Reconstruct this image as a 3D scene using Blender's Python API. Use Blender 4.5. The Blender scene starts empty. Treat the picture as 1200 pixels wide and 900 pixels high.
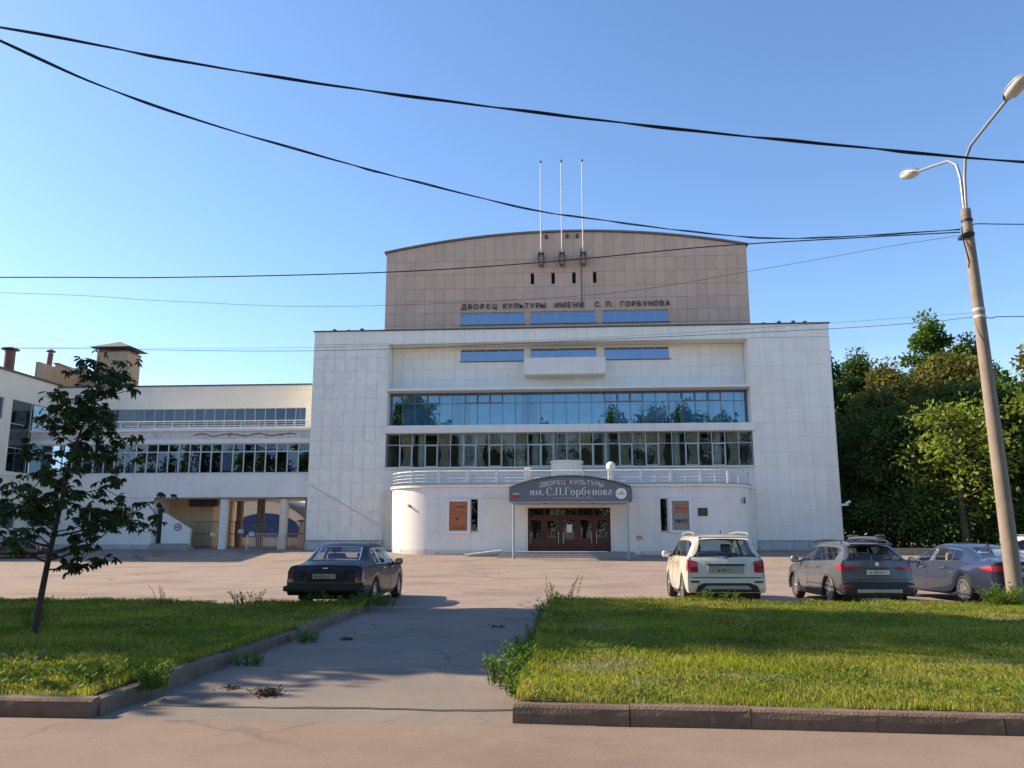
import bpy, bmesh, math, random
import numpy as np
from mathutils import Vector, Matrix
R = math.radians
random.seed(7); rng = np.random.default_rng(7)
sc = bpy.context.scene
col = sc.collection

# ------------------------------------------------------------------ camera, sky, sun, exposure
cam_d = bpy.data.cameras.new('camera'); cam = bpy.data.objects.new('camera', cam_d); col.objects.link(cam)
cam.location = (0, 0, 1.58); cam.rotation_euler = (R(90 + 10.57), 0, R(4.0))
cam_d.sensor_width = 36; cam_d.lens = 28.95; cam_d.clip_start = .05; cam_d.clip_end = 5000
sc.camera = cam
SUN_EL, SUN_BACK = 33.0, 9.0            # sun stands to the left, a little behind the plane of the facade
S = Vector((-math.cos(R(SUN_EL)) * math.cos(R(SUN_BACK)), math.cos(R(SUN_EL)) * math.sin(R(SUN_BACK)), math.sin(R(SUN_EL))))
world = bpy.data.worlds.new('World'); sc.world = world; world.use_nodes = True
wt = world.node_tree; wt.nodes.clear()
wo = wt.nodes.new('ShaderNodeOutputWorld'); wb = wt.nodes.new('ShaderNodeBackground'); sky = wt.nodes.new('ShaderNodeTexSky')
sky.sky_type = 'NISHITA'; sky.sun_disc = False; sky.sun_elevation = R(SUN_EL); sky.sun_rotation = math.atan2(S.x, S.y)
sky.altitude = 150; sky.air_density = 1.0; sky.dust_density = 0.5; sky.ozone_density = 3.2
hsv = wt.nodes.new('ShaderNodeHueSaturation'); hsv.inputs['Saturation'].default_value = 1.08; hsv.inputs['Hue'].default_value = .502
wt.links.new(sky.outputs[0], hsv.inputs['Color'])
# a thin veil of cirrus low over the roofs
tc = wt.nodes.new('ShaderNodeTexCoord'); mp = wt.nodes.new('ShaderNodeMapping'); mp.inputs['Scale'].default_value = (1.2, 1.2, 7)
nz = wt.nodes.new('ShaderNodeTexNoise'); nz.inputs['Scale'].default_value = 2.2; nz.inputs['Detail'].default_value = 6
rp = wt.nodes.new('ShaderNodeValToRGB'); rp.color_ramp.elements[0].position = .50; rp.color_ramp.elements[1].position = .85
rp.color_ramp.elements[1].color = (.45, .45, .45, 1)
mxw = wt.nodes.new('ShaderNodeMix'); mxw.data_type = 'RGBA'; mxw.inputs['B'].default_value = (5.2, 5.6, 6.4, 1)
wt.links.new(tc.outputs['Generated'], mp.inputs[0]); wt.links.new(mp.outputs[0], nz.inputs['Vector']); wt.links.new(nz.outputs['Fac'], rp.inputs[0])
sx_ = wt.nodes.new('ShaderNodeSeparateXYZ'); wt.links.new(tc.outputs['Generated'], sx_.inputs[0])
lowm = wt.nodes.new('ShaderNodeMapRange'); lowm.inputs[1].default_value = .30; lowm.inputs[2].default_value = .10; lowm.inputs[3].default_value = 0; lowm.inputs[4].default_value = .8
wt.links.new(sx_.outputs['Z'], lowm.inputs[0]); mlw = wt.nodes.new('ShaderNodeMath'); mlw.operation = 'MULTIPLY'
wt.links.new(rp.outputs[0], mlw.inputs[0]); wt.links.new(lowm.outputs[0], mlw.inputs[1]); wt.links.new(mlw.outputs[0], mxw.inputs['Factor']); wt.links.new(hsv.outputs[0], mxw.inputs['A'])
wt.links.new(mxw.outputs['Result'], wb.inputs['Color']); wb.inputs['Strength'].default_value = .12
wt.links.new(wb.outputs[0], wo.inputs[0])
sun_d = bpy.data.lights.new('sun', 'SUN'); sun = bpy.data.objects.new('sun', sun_d); col.objects.link(sun)
sun_d.energy = 4.4; sun_d.angle = R(.53); sun_d.color = (1, .81, .58)
sun.rotation_euler = S.to_track_quat('Z', 'Y').to_euler(); sun.location = (-60, 10, 50)
sc.view_settings.view_transform = 'Standard'; sc.view_settings.look = 'None'; sc.view_settings.gamma = 1
sc.view_settings.exposure = 1.06
sc.cycles.use_denoising = True; sc.cycles.max_bounces = 8; sc.cycles.transparent_max_bounces = 24

# ------------------------------------------------------------------ materials
def M(name, c, rough=.75, metal=0, var=.12, vs=1.5, bump=0., bs=40, coat=0, streak=0, island=0, spec=.5, c2=None, c2s=.4, c2lo=.5, c2hi=.65):
    m = bpy.data.materials.new(name); m.use_nodes = True; nt = m.node_tree; N = nt.nodes; L = nt.links
    b = N['Principled BSDF']; b.inputs['Roughness'].default_value = rough; b.inputs['Metallic'].default_value = metal
    b.inputs['Specular IOR Level'].default_value = spec
    if coat: b.inputs['Coat Weight'].default_value = coat; b.inputs['Coat Roughness'].default_value = .04
    geo = N.new('ShaderNodeNewGeometry')
    n1 = N.new('ShaderNodeTexNoise'); n1.inputs['Scale'].default_value = vs; n1.inputs['Detail'].default_value = 8; n1.inputs['Roughness'].default_value = .65
    L.new(geo.outputs['Position'], n1.inputs['Vector'])
    mx = N.new('ShaderNodeMix'); mx.data_type = 'RGBA'
    mr = N.new('ShaderNodeMapRange'); mr.inputs[1].default_value = .3; mr.inputs[2].default_value = .7
    L.new(n1.outputs['Fac'], mr.inputs[0]); L.new(mr.outputs[0], mx.inputs['Factor'])
    mx.inputs['A'].default_value = (*[max(0, x * (1 - var)) for x in c], 1); mx.inputs['B'].default_value = (*[min(1, x * (1 + var)) for x in c], 1)
    out = mx.outputs['Result']
    if c2:
        n2 = N.new('ShaderNodeTexNoise'); n2.inputs['Scale'].default_value = c2s; n2.inputs['Detail'].default_value = 7; n2.inputs['Roughness'].default_value = .6
        L.new(geo.outputs['Position'], n2.inputs['Vector'])
        r2 = N.new('ShaderNodeMapRange'); r2.inputs[1].default_value = c2lo; r2.inputs[2].default_value = c2hi
        L.new(n2.outputs['Fac'], r2.inputs[0])
        m2 = N.new('ShaderNodeMix'); m2.data_type = 'RGBA'; m2.inputs['B'].default_value = (*c2, 1)
        L.new(r2.outputs[0], m2.inputs['Factor']); L.new(out, m2.inputs['A']); out = m2.outputs['Result']
    if streak:   # rain streaks running down the wall
        mp = N.new('ShaderNodeMapping'); mp.inputs['Scale'].default_value = (2.2, 2.2, .12)
        L.new(geo.outputs['Position'], mp.inputs[0])
        n3 = N.new('ShaderNodeTexNoise'); n3.inputs['Scale'].default_value = 1.3; n3.inputs['Detail'].default_value = 6
        L.new(mp.outputs[0], n3.inputs['Vector'])
        r3 = N.new('ShaderNodeMapRange'); r3.inputs[1].default_value = .5; r3.inputs[2].default_value = .8; r3.inputs[4].default_value = streak
        L.new(n3.outputs['Fac'], r3.inputs[0])
        m3 = N.new('ShaderNodeMix'); m3.data_type = 'RGBA'; m3.inputs['B'].default_value = (.16, .14, .12, 1)
        L.new(r3.outputs[0], m3.inputs['Factor']); L.new(out, m3.inputs['A']); out = m3.outputs['Result']
    if island:
        oi = N.new('ShaderNodeObjectInfo'); ad = N.new('ShaderNodeMath'); ad.operation = 'ADD'
        L.new(oi.outputs['Random'], ad.inputs[0]); L.new(geo.outputs['Random Per Island'], ad.inputs[1])
        fr = N.new('ShaderNodeMath'); fr.operation = 'FRACT'; L.new(ad.outputs[0], fr.inputs[0])
        r4 = N.new('ShaderNodeMapRange'); r4.inputs[3].default_value = 1 - island; r4.inputs[4].default_value = 1 + island
        L.new(fr.outputs[0], r4.inputs[0])
        m4 = N.new('ShaderNodeVectorMath'); m4.operation = 'SCALE'; L.new(out, m4.inputs[0]); L.new(r4.outputs[0], m4.inputs['Scale']); out = m4.outputs[0]
    L.new(out, b.inputs['Base Color'])
    if bump:
        n5 = N.new('ShaderNodeTexNoise'); n5.inputs['Scale'].default_value = bs; n5.inputs['Detail'].default_value = 5
        L.new(geo.outputs['Position'], n5.inputs['Vector'])
        bp = N.new('ShaderNodeBump'); bp.inputs['Strength'].default_value = bump; bp.inputs['Distance'].default_value = .02
        L.new(n5.outputs['Fac'], bp.inputs['Height']); L.new(bp.outputs[0], b.inputs['Normal'])
    return m

def glass(name, tint, refl, rcol=(1, 1, 1), wav=.0, ws=.8):
    m = bpy.data.materials.new(name); m.use_nodes = True; nt = m.node_tree; N = nt.nodes; L = nt.links; N.clear()
    o = N.new('ShaderNodeOutputMaterial'); t = N.new('ShaderNodeBsdfTransparent'); t.inputs[0].default_value = (*tint, 1)
    g = N.new('ShaderNodeBsdfGlossy'); g.inputs['Roughness'].default_value = .012; g.inputs['Color'].default_value = (*rcol, 1)
    lw_ = N.new('ShaderNodeLayerWeight'); lw_.inputs[0].default_value = .5            # Schlick reflectance, same from both sides of a pane
    fr = N.new('ShaderNodeMath'); fr.operation = 'POWER'; fr.inputs[1].default_value = 5; L.new(lw_.outputs['Facing'], fr.inputs[0])
    a = N.new('ShaderNodeMath'); a.operation = 'ADD'; a.use_clamp = True; a.inputs[1].default_value = refl+.04
    L.new(fr.outputs[0], a.inputs[0]); x = N.new('ShaderNodeMixShader'); L.new(a.outputs[0], x.inputs[0]); L.new(t.outputs[0], x.inputs[1]); L.new(g.outputs[0], x.inputs[2])
    if wav:
        geo = N.new('ShaderNodeNewGeometry'); n5 = N.new('ShaderNodeTexNoise'); n5.inputs['Scale'].default_value = ws; n5.inputs['Detail'].default_value = 1
        L.new(geo.outputs['Position'], n5.inputs['Vector']); bp = N.new('ShaderNodeBump'); bp.inputs['Strength'].default_value = wav; bp.inputs['Distance'].default_value = .02
        L.new(n5.outputs['Fac'], bp.inputs['Height']); L.new(bp.outputs[0], g.inputs['Normal'])
    L.new(x.outputs[0], o.inputs[0]); return m

def leafmat(name, c, c2, trans=.35, rough=.55):
    m = bpy.data.materials.new(name); m.use_nodes = True; nt = m.node_tree; N = nt.nodes; L = nt.links
    b = N['Principled BSDF']; b.inputs['Roughness'].default_value = rough; b.inputs['Specular IOR Level'].default_value = .25
    geo = N.new('ShaderNodeNewGeometry'); n1 = N.new('ShaderNodeTexNoise'); n1.inputs['Scale'].default_value = .55; n1.inputs['Detail'].default_value = 4
    L.new(geo.outputs['Position'], n1.inputs['Vector'])
    ad = N.new('ShaderNodeMath'); ad.operation = 'MULTIPLY_ADD'; ad.inputs[1].default_value = .5
    L.new(geo.outputs['Random Per Island'], ad.inputs[0]); 
    mr = N.new('ShaderNodeMapRange'); mr.inputs[1].default_value = .35; mr.inputs[2].default_value = .65; mr.inputs[4].default_value = .55
    L.new(n1.outputs['Fac'], mr.inputs[0]); L.new(mr.outputs[0], ad.inputs[2])
    mx = N.new('ShaderNodeMix'); mx.data_type = 'RGBA'; mx.inputs['A'].default_value = (*c, 1); mx.inputs['B'].default_value = (*c2, 1)
    L.new(ad.outputs[0], mx.inputs['Factor']); L.new(mx.outputs['Result'], b.inputs['Base Color'])
    t = N.new('ShaderNodeBsdfTranslucent'); sc_ = N.new('ShaderNodeVectorMath'); sc_.operation = 'MULTIPLY'; sc_.inputs[1].default_value = (1.5, 1.6, .6)
    L.new(mx.outputs['Result'], sc_.inputs[0]); L.new(sc_.outputs[0], t.inputs[0])
    x = N.new('ShaderNodeMixShader'); x.inputs[0].default_value = trans; L.new(b.outputs[0], x.inputs[1]); L.new(t.outputs[0], x.inputs[2])
    L.new(x.outputs[0], N['Material Output'].inputs[0]); return m

MT = dict(
  tile=M('tile_white', (.84, .815, .735), .6, var=.04, vs=.8, bump=.2, bs=9, streak=.12, island=.025),
  tile_rough=M('tile_worn', (.82, .79, .71), .7, var=.07, vs=1.3, bump=.8, bs=5, streak=.10, island=.035, c2=(.70, .67, .62), c2s=1.6, c2lo=.55, c2hi=.75),
  tile_brown=M('tile_brown', (.57, .405, .30), .6, var=.07, vs=1.2, bump=.2, bs=8, streak=.12, island=.06),
  joint=M('joint_grey', (.58, .56, .52), .9), joint_brown=M('joint_brown', (.33, .24, .19), .9),
  white=M('white_render', (.79, .765, .705), .85, var=.06, vs=.7, bump=.35, bs=9, streak=.12, c2=(.66, .63, .58), c2s=.9, c2lo=.60, c2hi=.8),
  cream=M('cream_render', (.74, .65, .52), .85, var=.06, vs=.7, bump=.2, bs=14, streak=.2),
  cream_plain=M('cream_smooth', (.78, .73, .62), .8, var=.05, vs=.6, bump=.15, bs=14, streak=.10),
  peel=M('peeling_white', (.64, .60, .56), .9, var=.10, vs=2.4, bump=.6, bs=10, streak=.35, c2=(.36, .25, .2), c2s=1.7, c2lo=.60, c2hi=.68),
  beige=M('beige_brick', (.70, .52, .32), .85, var=.12, vs=3, bump=.3, bs=20, streak=.15),
  plinth=M('plinth_grey', (.46, .47, .48), .85, var=.15, vs=1.2, bump=.4, bs=12, streak=.3, c2=(.25, .23, .21), c2s=2, c2lo=.58, c2hi=.75),
  metal_dark=M('dark_flashing', (.09, .085, .085), .5, .4), frame=M('grey_window_frame', (.42, .43, .45), .5, .1, var=.06),
  frame_dark=M('dark_window_frame', (.16, .15, .17), .5, .2), frame_white=M('white_window_frame', (.52, .53, .55), .5, var=.05),
  rail=M('white_railing_paint', (.72, .69, .63), .6, var=.10, vs=4, c2=(.35, .22, .13), c2s=3, c2lo=.66, c2hi=.74),
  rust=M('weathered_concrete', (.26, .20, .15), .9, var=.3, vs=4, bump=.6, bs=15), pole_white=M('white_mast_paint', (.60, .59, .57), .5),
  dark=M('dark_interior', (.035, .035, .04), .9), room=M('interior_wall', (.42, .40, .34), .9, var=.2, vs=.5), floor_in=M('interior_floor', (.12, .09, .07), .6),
  column=M('interior_column', (.55, .60, .52), .6, var=.05), curtain=M('cream_curtain', (.50, .42, .31), .9, var=.15, vs=5), sheer=M('sheer_curtain', (.72, .76, .78), .9, var=.2, vs=1.2),
  cream_wall=M('cream_wall', (.80, .74, .60), .85, var=.05, vs=.7, bump=.2, bs=12, streak=.08), curtain_blue=M('dusty_blue_curtain', (.13, .16, .24), .9, var=.3, vs=3),
  slate=M('sign_slate', (.14, .155, .175), .5, var=.1), corr=M('corrugated_roof', (.30, .28, .26), .6, .2), letters_w=M('white_letters', (.78, .77, .74), .5, var=.03),
  letters_d=M('dark_letters', (.07, .045, .04), .5), red_door=M('brown_red_door', (.072, .016, .012), .38, var=.15), steel=M('steel', (.45, .45, .46), .35, .8, var=.05),
  grey_post=M('grey_post_paint', (.33, .36, .40), .5, .2), step=M('grey_granite', (.30, .28, .26), .7, var=.2, vs=5), poster=M('orange_poster', (.42, .14, .06), .5, var=.12, vs=3),
  poster_g=M('grey_poster', (.30, .25, .22), .5, var=.15, vs=3), ink=M('poster_ink', (.04, .03, .03), .6), plaque=M('black_plaque', (.02, .022, .028), .2), gold=M('plaque_gold', (.25, .2, .1), .4, .6),
  red=M('emblem_red', (.40, .03, .05), .5), paper=M('paper_white', (.7, .7, .66), .7), blue=M('mural_blue', (.03, .07, .20), .7, var=.3, vs=1), orange=M('faded_orange', (.45, .16, .09), .6),
  iron=M('black_iron', (.03, .03, .032), .5, .3), brown_pipe=M('brown_pipe', (.17, .06, .045), .6), roof=M('roof_brown', (.16, .14, .13), .7, var=.2), shaft=M('ochre_shaft', (.47, .33, .21), .85, var=.10, vs=2, streak=.15),
  glass_up=glass('glass_blue_film', (.56, .72, .82), .13, (.68, .88, 1.0), .22, .7), glass_low=glass('glass_clear', (.80, .85, .84), -.01, (.9, .95, 1), .08, .6),
  glass_gal=glass('glass_dusty', (.60, .68, .76), .035, (.8, .9, 1), .10, .5), glass_small=glass('glass_small', (.25, .35, .5), .30, (.55, .72, .92), .05, .6),
  glass_wing=glass('glass_wing', (.45, .52, .55), .12, (.85, .92, 1), .06, .5),
  lawn_soil=M('lawn_soil', (.085, .095, .025), .95, var=.35, vs=2.5, bump=.8, bs=18, c2=(.16, .125, .065), c2s=.9, c2lo=.55, c2hi=.7),
  kerb=M('kerb_concrete', (.165, .115, .080), .9, var=.2, vs=5, bump=.7, bs=45, island=.10, c2=(.10, .072, .05), c2s=3.5, c2lo=.52, c2hi=.7),
  bark=M('bark', (.055, .042, .032), .9, var=.35, vs=9, bump=.8, bs=30), concrete_pole=M('pole_concrete', (.25, .205, .165), .85, var=.16, vs=4, bump=.35, bs=35, streak=.3),
  black=M('black_rubber', (.012, .012, .013), .7), cable=M('cable_black', (.012, .012, .014), .6), lampbody=M('lamp_grey', (.30, .30, .30), .4, .3), lens=M('lamp_lens', (.62, .62, .58), .25),
)
MT['paver'] = M('brick_base', (.3, .2, .15), .9)

def asphalt(name, c, patch, crack=.5, cs=.22):
    m = M(name, c, .92, var=.15, vs=.7, bump=.18, bs=55, c2=patch, c2s=.28, c2lo=.50, c2hi=.62, spec=.3)
    nt = m.node_tree; N = nt.nodes; L = nt.links; b = N['Principled BSDF']; src = b.inputs['Base Color'].links[0].from_socket
    geo = N.new('ShaderNodeNewGeometry')
    # grain
    g = N.new('ShaderNodeTexNoise'); g.inputs['Scale'].default_value = 38; g.inputs['Detail'].default_value = 3; L.new(geo.outputs['Position'], g.inputs['Vector'])
    gr = N.new('ShaderNodeMapRange'); gr.inputs[1].default_value = .3; gr.inputs[2].default_value = .7; gr.inputs[3].default_value = .93; gr.inputs[4].default_value = 1.07; L.new(g.outputs['Fac'], gr.inputs[0])
    s1 = N.new('ShaderNodeVectorMath'); s1.operation = 'SCALE'; L.new(src, s1.inputs[0]); L.new(gr.outputs[0], s1.inputs['Scale'])
    # cracks
    wn = N.new('ShaderNodeTexNoise'); wn.inputs['Scale'].default_value = 1.1; wn.inputs['Detail'].default_value = 5; L.new(geo.outputs['Position'], wn.inputs['Vector'])
    ws = N.new('ShaderNodeVectorMath'); ws.operation = 'MULTIPLY_ADD'; ws.inputs[1].default_value = (1.3, 1.3, 0); L.new(wn.outputs['Color'], ws.inputs[0]); L.new(geo.outputs['Position'], ws.inputs[2])
    v = N.new('ShaderNodeTexVoronoi'); v.feature = 'DISTANCE_TO_EDGE'; v.inputs['Scale'].default_value = cs; L.new(ws.outputs[0], v.inputs['Vector'])
    vr = N.new('ShaderNodeMapRange'); vr.inputs[1].default_value = .0; vr.inputs[2].default_value = .009; vr.inputs[3].default_value = crack; vr.inputs[4].default_value = 0; L.new(v.outputs['Distance'], vr.inputs[0])
    mk = N.new('ShaderNodeTexNoise'); mk.inputs['Scale'].default_value = .35; L.new(geo.outputs['Position'], mk.inputs['Vector'])
    mkr = N.new('ShaderNodeMapRange'); mkr.inputs[1].default_value = .42; mkr.inputs[2].default_value = .56; L.new(mk.outputs['Fac'], mkr.inputs[0])
    mm = N.new('ShaderNodeMath'); mm.operation = 'MULTIPLY'; L.new(vr.outputs[0], mm.inputs[0]); L.new(mkr.outputs[0], mm.inputs[1])
    mx = N.new('ShaderNodeMix'); mx.data_type = 'RGBA'; mx.inputs['B'].default_value = (.05, .045, .04, 1); L.new(mm.outputs[0], mx.inputs['Factor']); L.new(s1.outputs[0], mx.inputs['A'])
    L.new(mx.outputs['Result'], b.inputs['Base Color']); return m
MT['plaza'] = asphalt('plaza_asphalt', (.275, .216, .176), (.215, .169, .138), .6, .11)
MT['road'] = asphalt('road_asphalt', (.225, .168, .128), (.172, .128, .098), .35, .18)
MT['path'] = asphalt('path_asphalt', (.205, .172, .142), (.155, .130, .108), .6, .35)

# ------------------------------------------------------------------ building blocks
class MB:
    def __init__(s): s.v = []; s.f = []
    def box(s, x0, x1, y0, y1, z0, z1):
        n = len(s.v); s.v += [(x0,y0,z0),(x1,y0,z0),(x1,y1,z0),(x0,y1,z0),(x0,y0,z1),(x1,y0,z1),(x1,y1,z1),(x0,y1,z1)]
        s.f += [tuple(n+i for i in q) for q in ((0,3,2,1),(4,5,6,7),(0,1,5,4),(1,2,6,5),(2,3,7,6),(3,0,4,7))]; return s
    def cyl(s, p, q, r0, r1=None, n=12, cap=True):
        r1 = r0 if r1 is None else r1; p = Vector(p); q = Vector(q); d = (q-p).normalized()
        a = d.orthogonal().normalized(); b = d.cross(a); k = len(s.v)
        for c, r in ((p, r0), (q, r1)):
            for i in range(n):
                t = 2*math.pi*i/n; s.v.append(tuple(c + a*(r*math.cos(t)) + b*(r*math.sin(t))))
        for i in range(n): s.f.append((k+i, k+(i+1)%n, k+n+(i+1)%n, k+n+i))
        if cap: s.f.append(tuple(k+n-1-i for i in range(n))); s.f.append(tuple(k+n+i for i in range(n)))
        return s
    def tube(s, pts, r, n=8, cap=True):
        pts = [Vector(p) for p in pts]; rs = r if isinstance(r, (list, tuple)) else [r]*len(pts); k = len(s.v); a = None
        for i, p in enumerate(pts):
            d = (pts[min(i+1, len(pts)-1)] - pts[max(i-1, 0)]).normalized()
            a = d.orthogonal().normalized() if a is None else (a - d*a.dot(d)).normalized()
            b = d.cross(a)
            for j in range(n):
                t = 2*math.pi*j/n; s.v.append(tuple(p + a*(rs[i]*math.cos(t)) + b*(rs[i]*math.sin(t))))
        for i in range(len(pts)-1):
            for j in range(n): s.f.append((k+i*n+j, k+i*n+(j+1)%n, k+(i+1)*n+(j+1)%n, k+(i+1)*n+j))
        if cap: s.f.append(tuple(k+n-1-j for j in range(n))); e = k+(len(pts)-1)*n; s.f.append(tuple(e+j for j in range(n)))
        return s
    def prism(s, poly, h, axis='z', o=0.0):      # poly in the two other axes, extruded from o to o+h
        k = len(s.v); n = len(poly)
        def P(a, b, c): return {'z': (a, b, c), 'y': (a, c, b), 'x': (c, a, b)}[axis]
        for c in (o, o+h): s.v += [P(a, b, c) for a, b in poly]
        s.f.append(tuple(k+n-1-i for i in range(n))); s.f.append(tuple(k+n+i for i in range(n)))
        for i in range(n): s.f.append((k+i, k+(i+1)%n, k+n+(i+1)%n, k+n+i))
        return s
    def lathe(s, prof, c=(0,0,0), n=20):         # prof: (r, z) from bottom to top
        k = len(s.v)
        for r, z in prof:
            for i in range(n): t = 2*math.pi*i/n; s.v.append((c[0]+r*math.cos(t), c[1]+r*math.sin(t), c[2]+z))
        for j in range(len(prof)-1):
            for i in range(n): s.f.append((k+j*n+i, k+j*n+(i+1)%n, k+(j+1)*n+(i+1)%n, k+(j+1)*n+i))
        return s
    def wall(s, x0, x1, z0, z1, y0, y1, holes):  # a wall slab with rectangular openings
        xs = sorted({x0, x1, *[min(max(h[i], x0), x1) for h in holes for i in (0, 1)]}); zs = sorted({z0, z1, *[min(max(h[i], z0), z1) for h in holes for i in (2, 3)]})
        for a, b in zip(xs, xs[1:]):
            run = None
            for c, d in zip(zs, zs[1:]):
                cx, cz = (a+b)/2, (c+d)/2; hole = any(h[0] < cx < h[1] and h[2] < cz < h[3] for h in holes)
                if hole:
                    if run: s.box(a, b, y0, y1, *run); run = None
                else: run = (run[0], d) if run else (c, d)
            if run: s.box(a, b, y0, y1, *run)
        return s
    def build(s, name, mat, parent=None, smooth=False, bevel=0):
        me = bpy.data.meshes.new(name); me.from_pydata(s.v, [], s.f); me.update()
        bm = bmesh.new(); bm.from_mesh(me); bmesh.ops.recalc_face_normals(bm, faces=bm.faces); bm.to_mesh(me); bm.free()
        if mat is not None: me.materials.append(MT[mat] if isinstance(mat, str) else mat)
        o = bpy.data.objects.new(name, me); col.objects.link(o); o.parent = parent
        if smooth: me.polygons.foreach_set('use_smooth', [True]*len(me.polygons)); 
        if smooth and hasattr(me, 'set_sharp_from_angle'): me.set_sharp_from_angle(angle=R(38))
        if bevel:
            b = o.modifiers.new('bevel', 'BEVEL'); b.width = bevel; b.segments = 2; b.limit_method = 'ANGLE'
        return o
def tag(o, label=None, cat=None, group=None, kind=None):
    if label: o['label'] = label
    if cat: o['category'] = cat
    if group: o['group'] = group
    if kind: o['kind'] = kind
    return o
def thing(name, label, cat, loc=(0,0,0), rz=0, group=None):
    o = bpy.data.objects.new(name, None); col.objects.link(o); o.location = loc; o.rotation_euler = (0, 0, rz); o.empty_display_size = .3
    return tag(o, label, cat, group)
_unit = {}
def unit(mat, bev=False):                 # one shared unit box per material
    if (mat, bev) not in _unit:
        me = bpy.data.meshes.new('unit_'+mat); bm = bmesh.new(); bmesh.ops.create_cube(bm, size=1)
        if bev:  # chamfer the front edges only (front is -y)
            for v in bm.verts:
                pass
        bm.to_mesh(me); bm.free(); me.materials.append(MT[mat]); _unit[(mat, bev)] = me
    return _unit[(mat, bev)]
def piece(name, mat, parent, x0, x1, y0, y1, z0, z1, rot=(0,0,0)):
    o = bpy.data.objects.new(name, unit(mat)); col.objects.link(o); o.parent = parent
    o.location = ((x0+x1)/2, (y0+y1)/2, (z0+z1)/2); o.scale = (x1-x0, y1-y0, z1-z0); o.rotation_euler = rot; return o
def struct(o): o['kind'] = 'structure'; return o
def sub(parent, holder): return holder
def text(name, s, mat, parent, x, y, z, size, ext=.02, align='CENTER', rx=90, rz=0, sx=1, bold=0, ry=0):
    cu = bpy.data.curves.new(name, 'FONT'); cu.body = s; cu.size = size; cu.extrude = ext; cu.align_x = align; cu.offset = bold
    t = bpy.data.objects.new(name+'_tmp', cu); col.objects.link(t); dg = bpy.context.evaluated_depsgraph_get(); dg.update()
    me = bpy.data.meshes.new_from_object(t.evaluated_get(dg)); bpy.data.objects.remove(t); bpy.data.curves.remove(cu)
    me.name = name; me.materials.clear(); me.materials.append(MT[mat])
    o = bpy.data.objects.new(name, me); col.objects.link(o); o.parent = parent; o.location = (x, y, z); o.rotation_euler = (R(rx), R(ry), R(rz)); o.scale = (sx, 1, 1); return o

def gz(y):                                 # the forecourt rises a little towards the building
    return 0. if y < 54 else .75*(min(y, 66)-54)/12

# ------------------------------------------------------------------ ground, road, path, lawns, kerbs
g = MB(); ys = [-900, -40, 0, 20, 40, 54, 57, 60, 63, 66, 100, 2500]
for i, y in enumerate(ys): g.v += [(-1800, y, gz(y)), (-60, y, gz(y)), (0, y, gz(y)), (60, y, gz(y)), (1800, y, gz(y))]
for i in range(len(ys)-1):
    for j in range(4): k = i*5+j; g.f.append((k, k+1, k+6, k+5))
struct(g.build('ground', 'plaza'))
struct(MB().box(-90, 90, -7.5, 7.42, -.05, .006).build('road', 'road'))
struct(MB().box(-5.0, .2, 7.43, 19.2, -.05, .0045).build('path', 'path'))
# ------------------------------------------------------------------ palace of culture (main building)
pal = thing('palace_of_culture', 'large white tiled palace of culture with brown attic and arched entrance canopy', 'building', (0, 64.5, .6))
OFF = Matrix.Translation((0, -64.5, -.6))
def own(o, root):                          # parent while keeping world coordinates typed in
    o.parent = root; o.matrix_parent_inverse = root.matrix_basis.inverted() if root.parent is None else Matrix(); return o
pal_inv = Matrix.Translation(pal.location).inverted()
def PB(mb, name, mat, smooth=False, bevel=0, root=None):
    o = mb.build(name, mat, root or pal, smooth, bevel)
    if root is None: o.matrix_parent_inverse = pal_inv
    return o
XL0, XL1, XR0, XR1 = -20.72, -14.60, 14.15, 20.42
TF = 64.5
SW = [(-8.86, -3.63, 15.85, 16.88), (-3.07, 2.29, 15.85, 16.88), (2.94, 8.15, 15.85, 16.88)]      # strip windows in the recess
AW = [(-9.10, -3.71, 19.37, 20.40), (-3.12, 2.33, 19.37, 20.40), (2.93, 8.37, 19.37, 20.40)]      # strip windows in the attic
SL = [(x-.15, x+.15, 22.85, 23.82) for x in (-2.97, -1.2, .57, 2.33)]
b = MB(); b.box(XL0, XL1-.02, TF+.06, 79, -.3, 18.2); lt = PB(b, 'tower_wall', 'joint')
b = MB(); b.box(XR0+.02, XR1, TF+.06, 79, -.3, 18.2); rt = PB(b, 'tower_wall', 'joint')
b = MB(); b.wall(XL1-.02, XR0+.02, 13.3, 17.12, 66.06, 66.4, SW); cw = PB(b, 'recess_wall', 'joint')
b = MB(); b.box(XL1-.02, XR0+.02, TF+.06, 66.4, 17.12, 18.2); ub = PB(b, 'parapet_wall', 'joint')
b = MB(); b.box(XL1-.015, XR0+.015, 64.45, 66.03, 17.06, 17.115); PB(b, 'soffit', 'cream_plain')
PB(MB().box(XL1-.02, XL1+.04, 64.45, 66.0, 10.4, 17.05), 'reveal', 'white'); PB(MB().box(XR0-.04, XR0+.02, 64.45, 66.0, 10.4, 17.05), 'reveal', 'white')
# back wall, floors and ceilings behind the glazing
b = MB(); b.box(-14.6, 14.1, 71, 71.3, 5, 13.2); b.box(-14.6, 14.1, 66.42, 71, 13.3, 13.5); PB(b, 'interior_wall', 'room')
b = MB(); b.box(-14.6, 14.1, 65, 71, 6.8, 6.99); b.box(-14.6, 14.1, 65, 71, 9.9, 10.35); PB(b, 'interior_floor', 'floor_in')
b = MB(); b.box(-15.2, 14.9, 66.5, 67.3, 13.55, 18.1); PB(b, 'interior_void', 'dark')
b = MB(); b.box(-15, 14.9, 67.4, 79, 17.9, 18.15); b.box(-14.5, 14, 78.6, 79, 0, 18.1); PB(b, 'rear_wall', 'white')
b = MB(); b.box(-15.6, 15.1, 79.7, 80, 18, 26.5); PB(b, 'attic_rear_wall', 'tile_brown')
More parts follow.
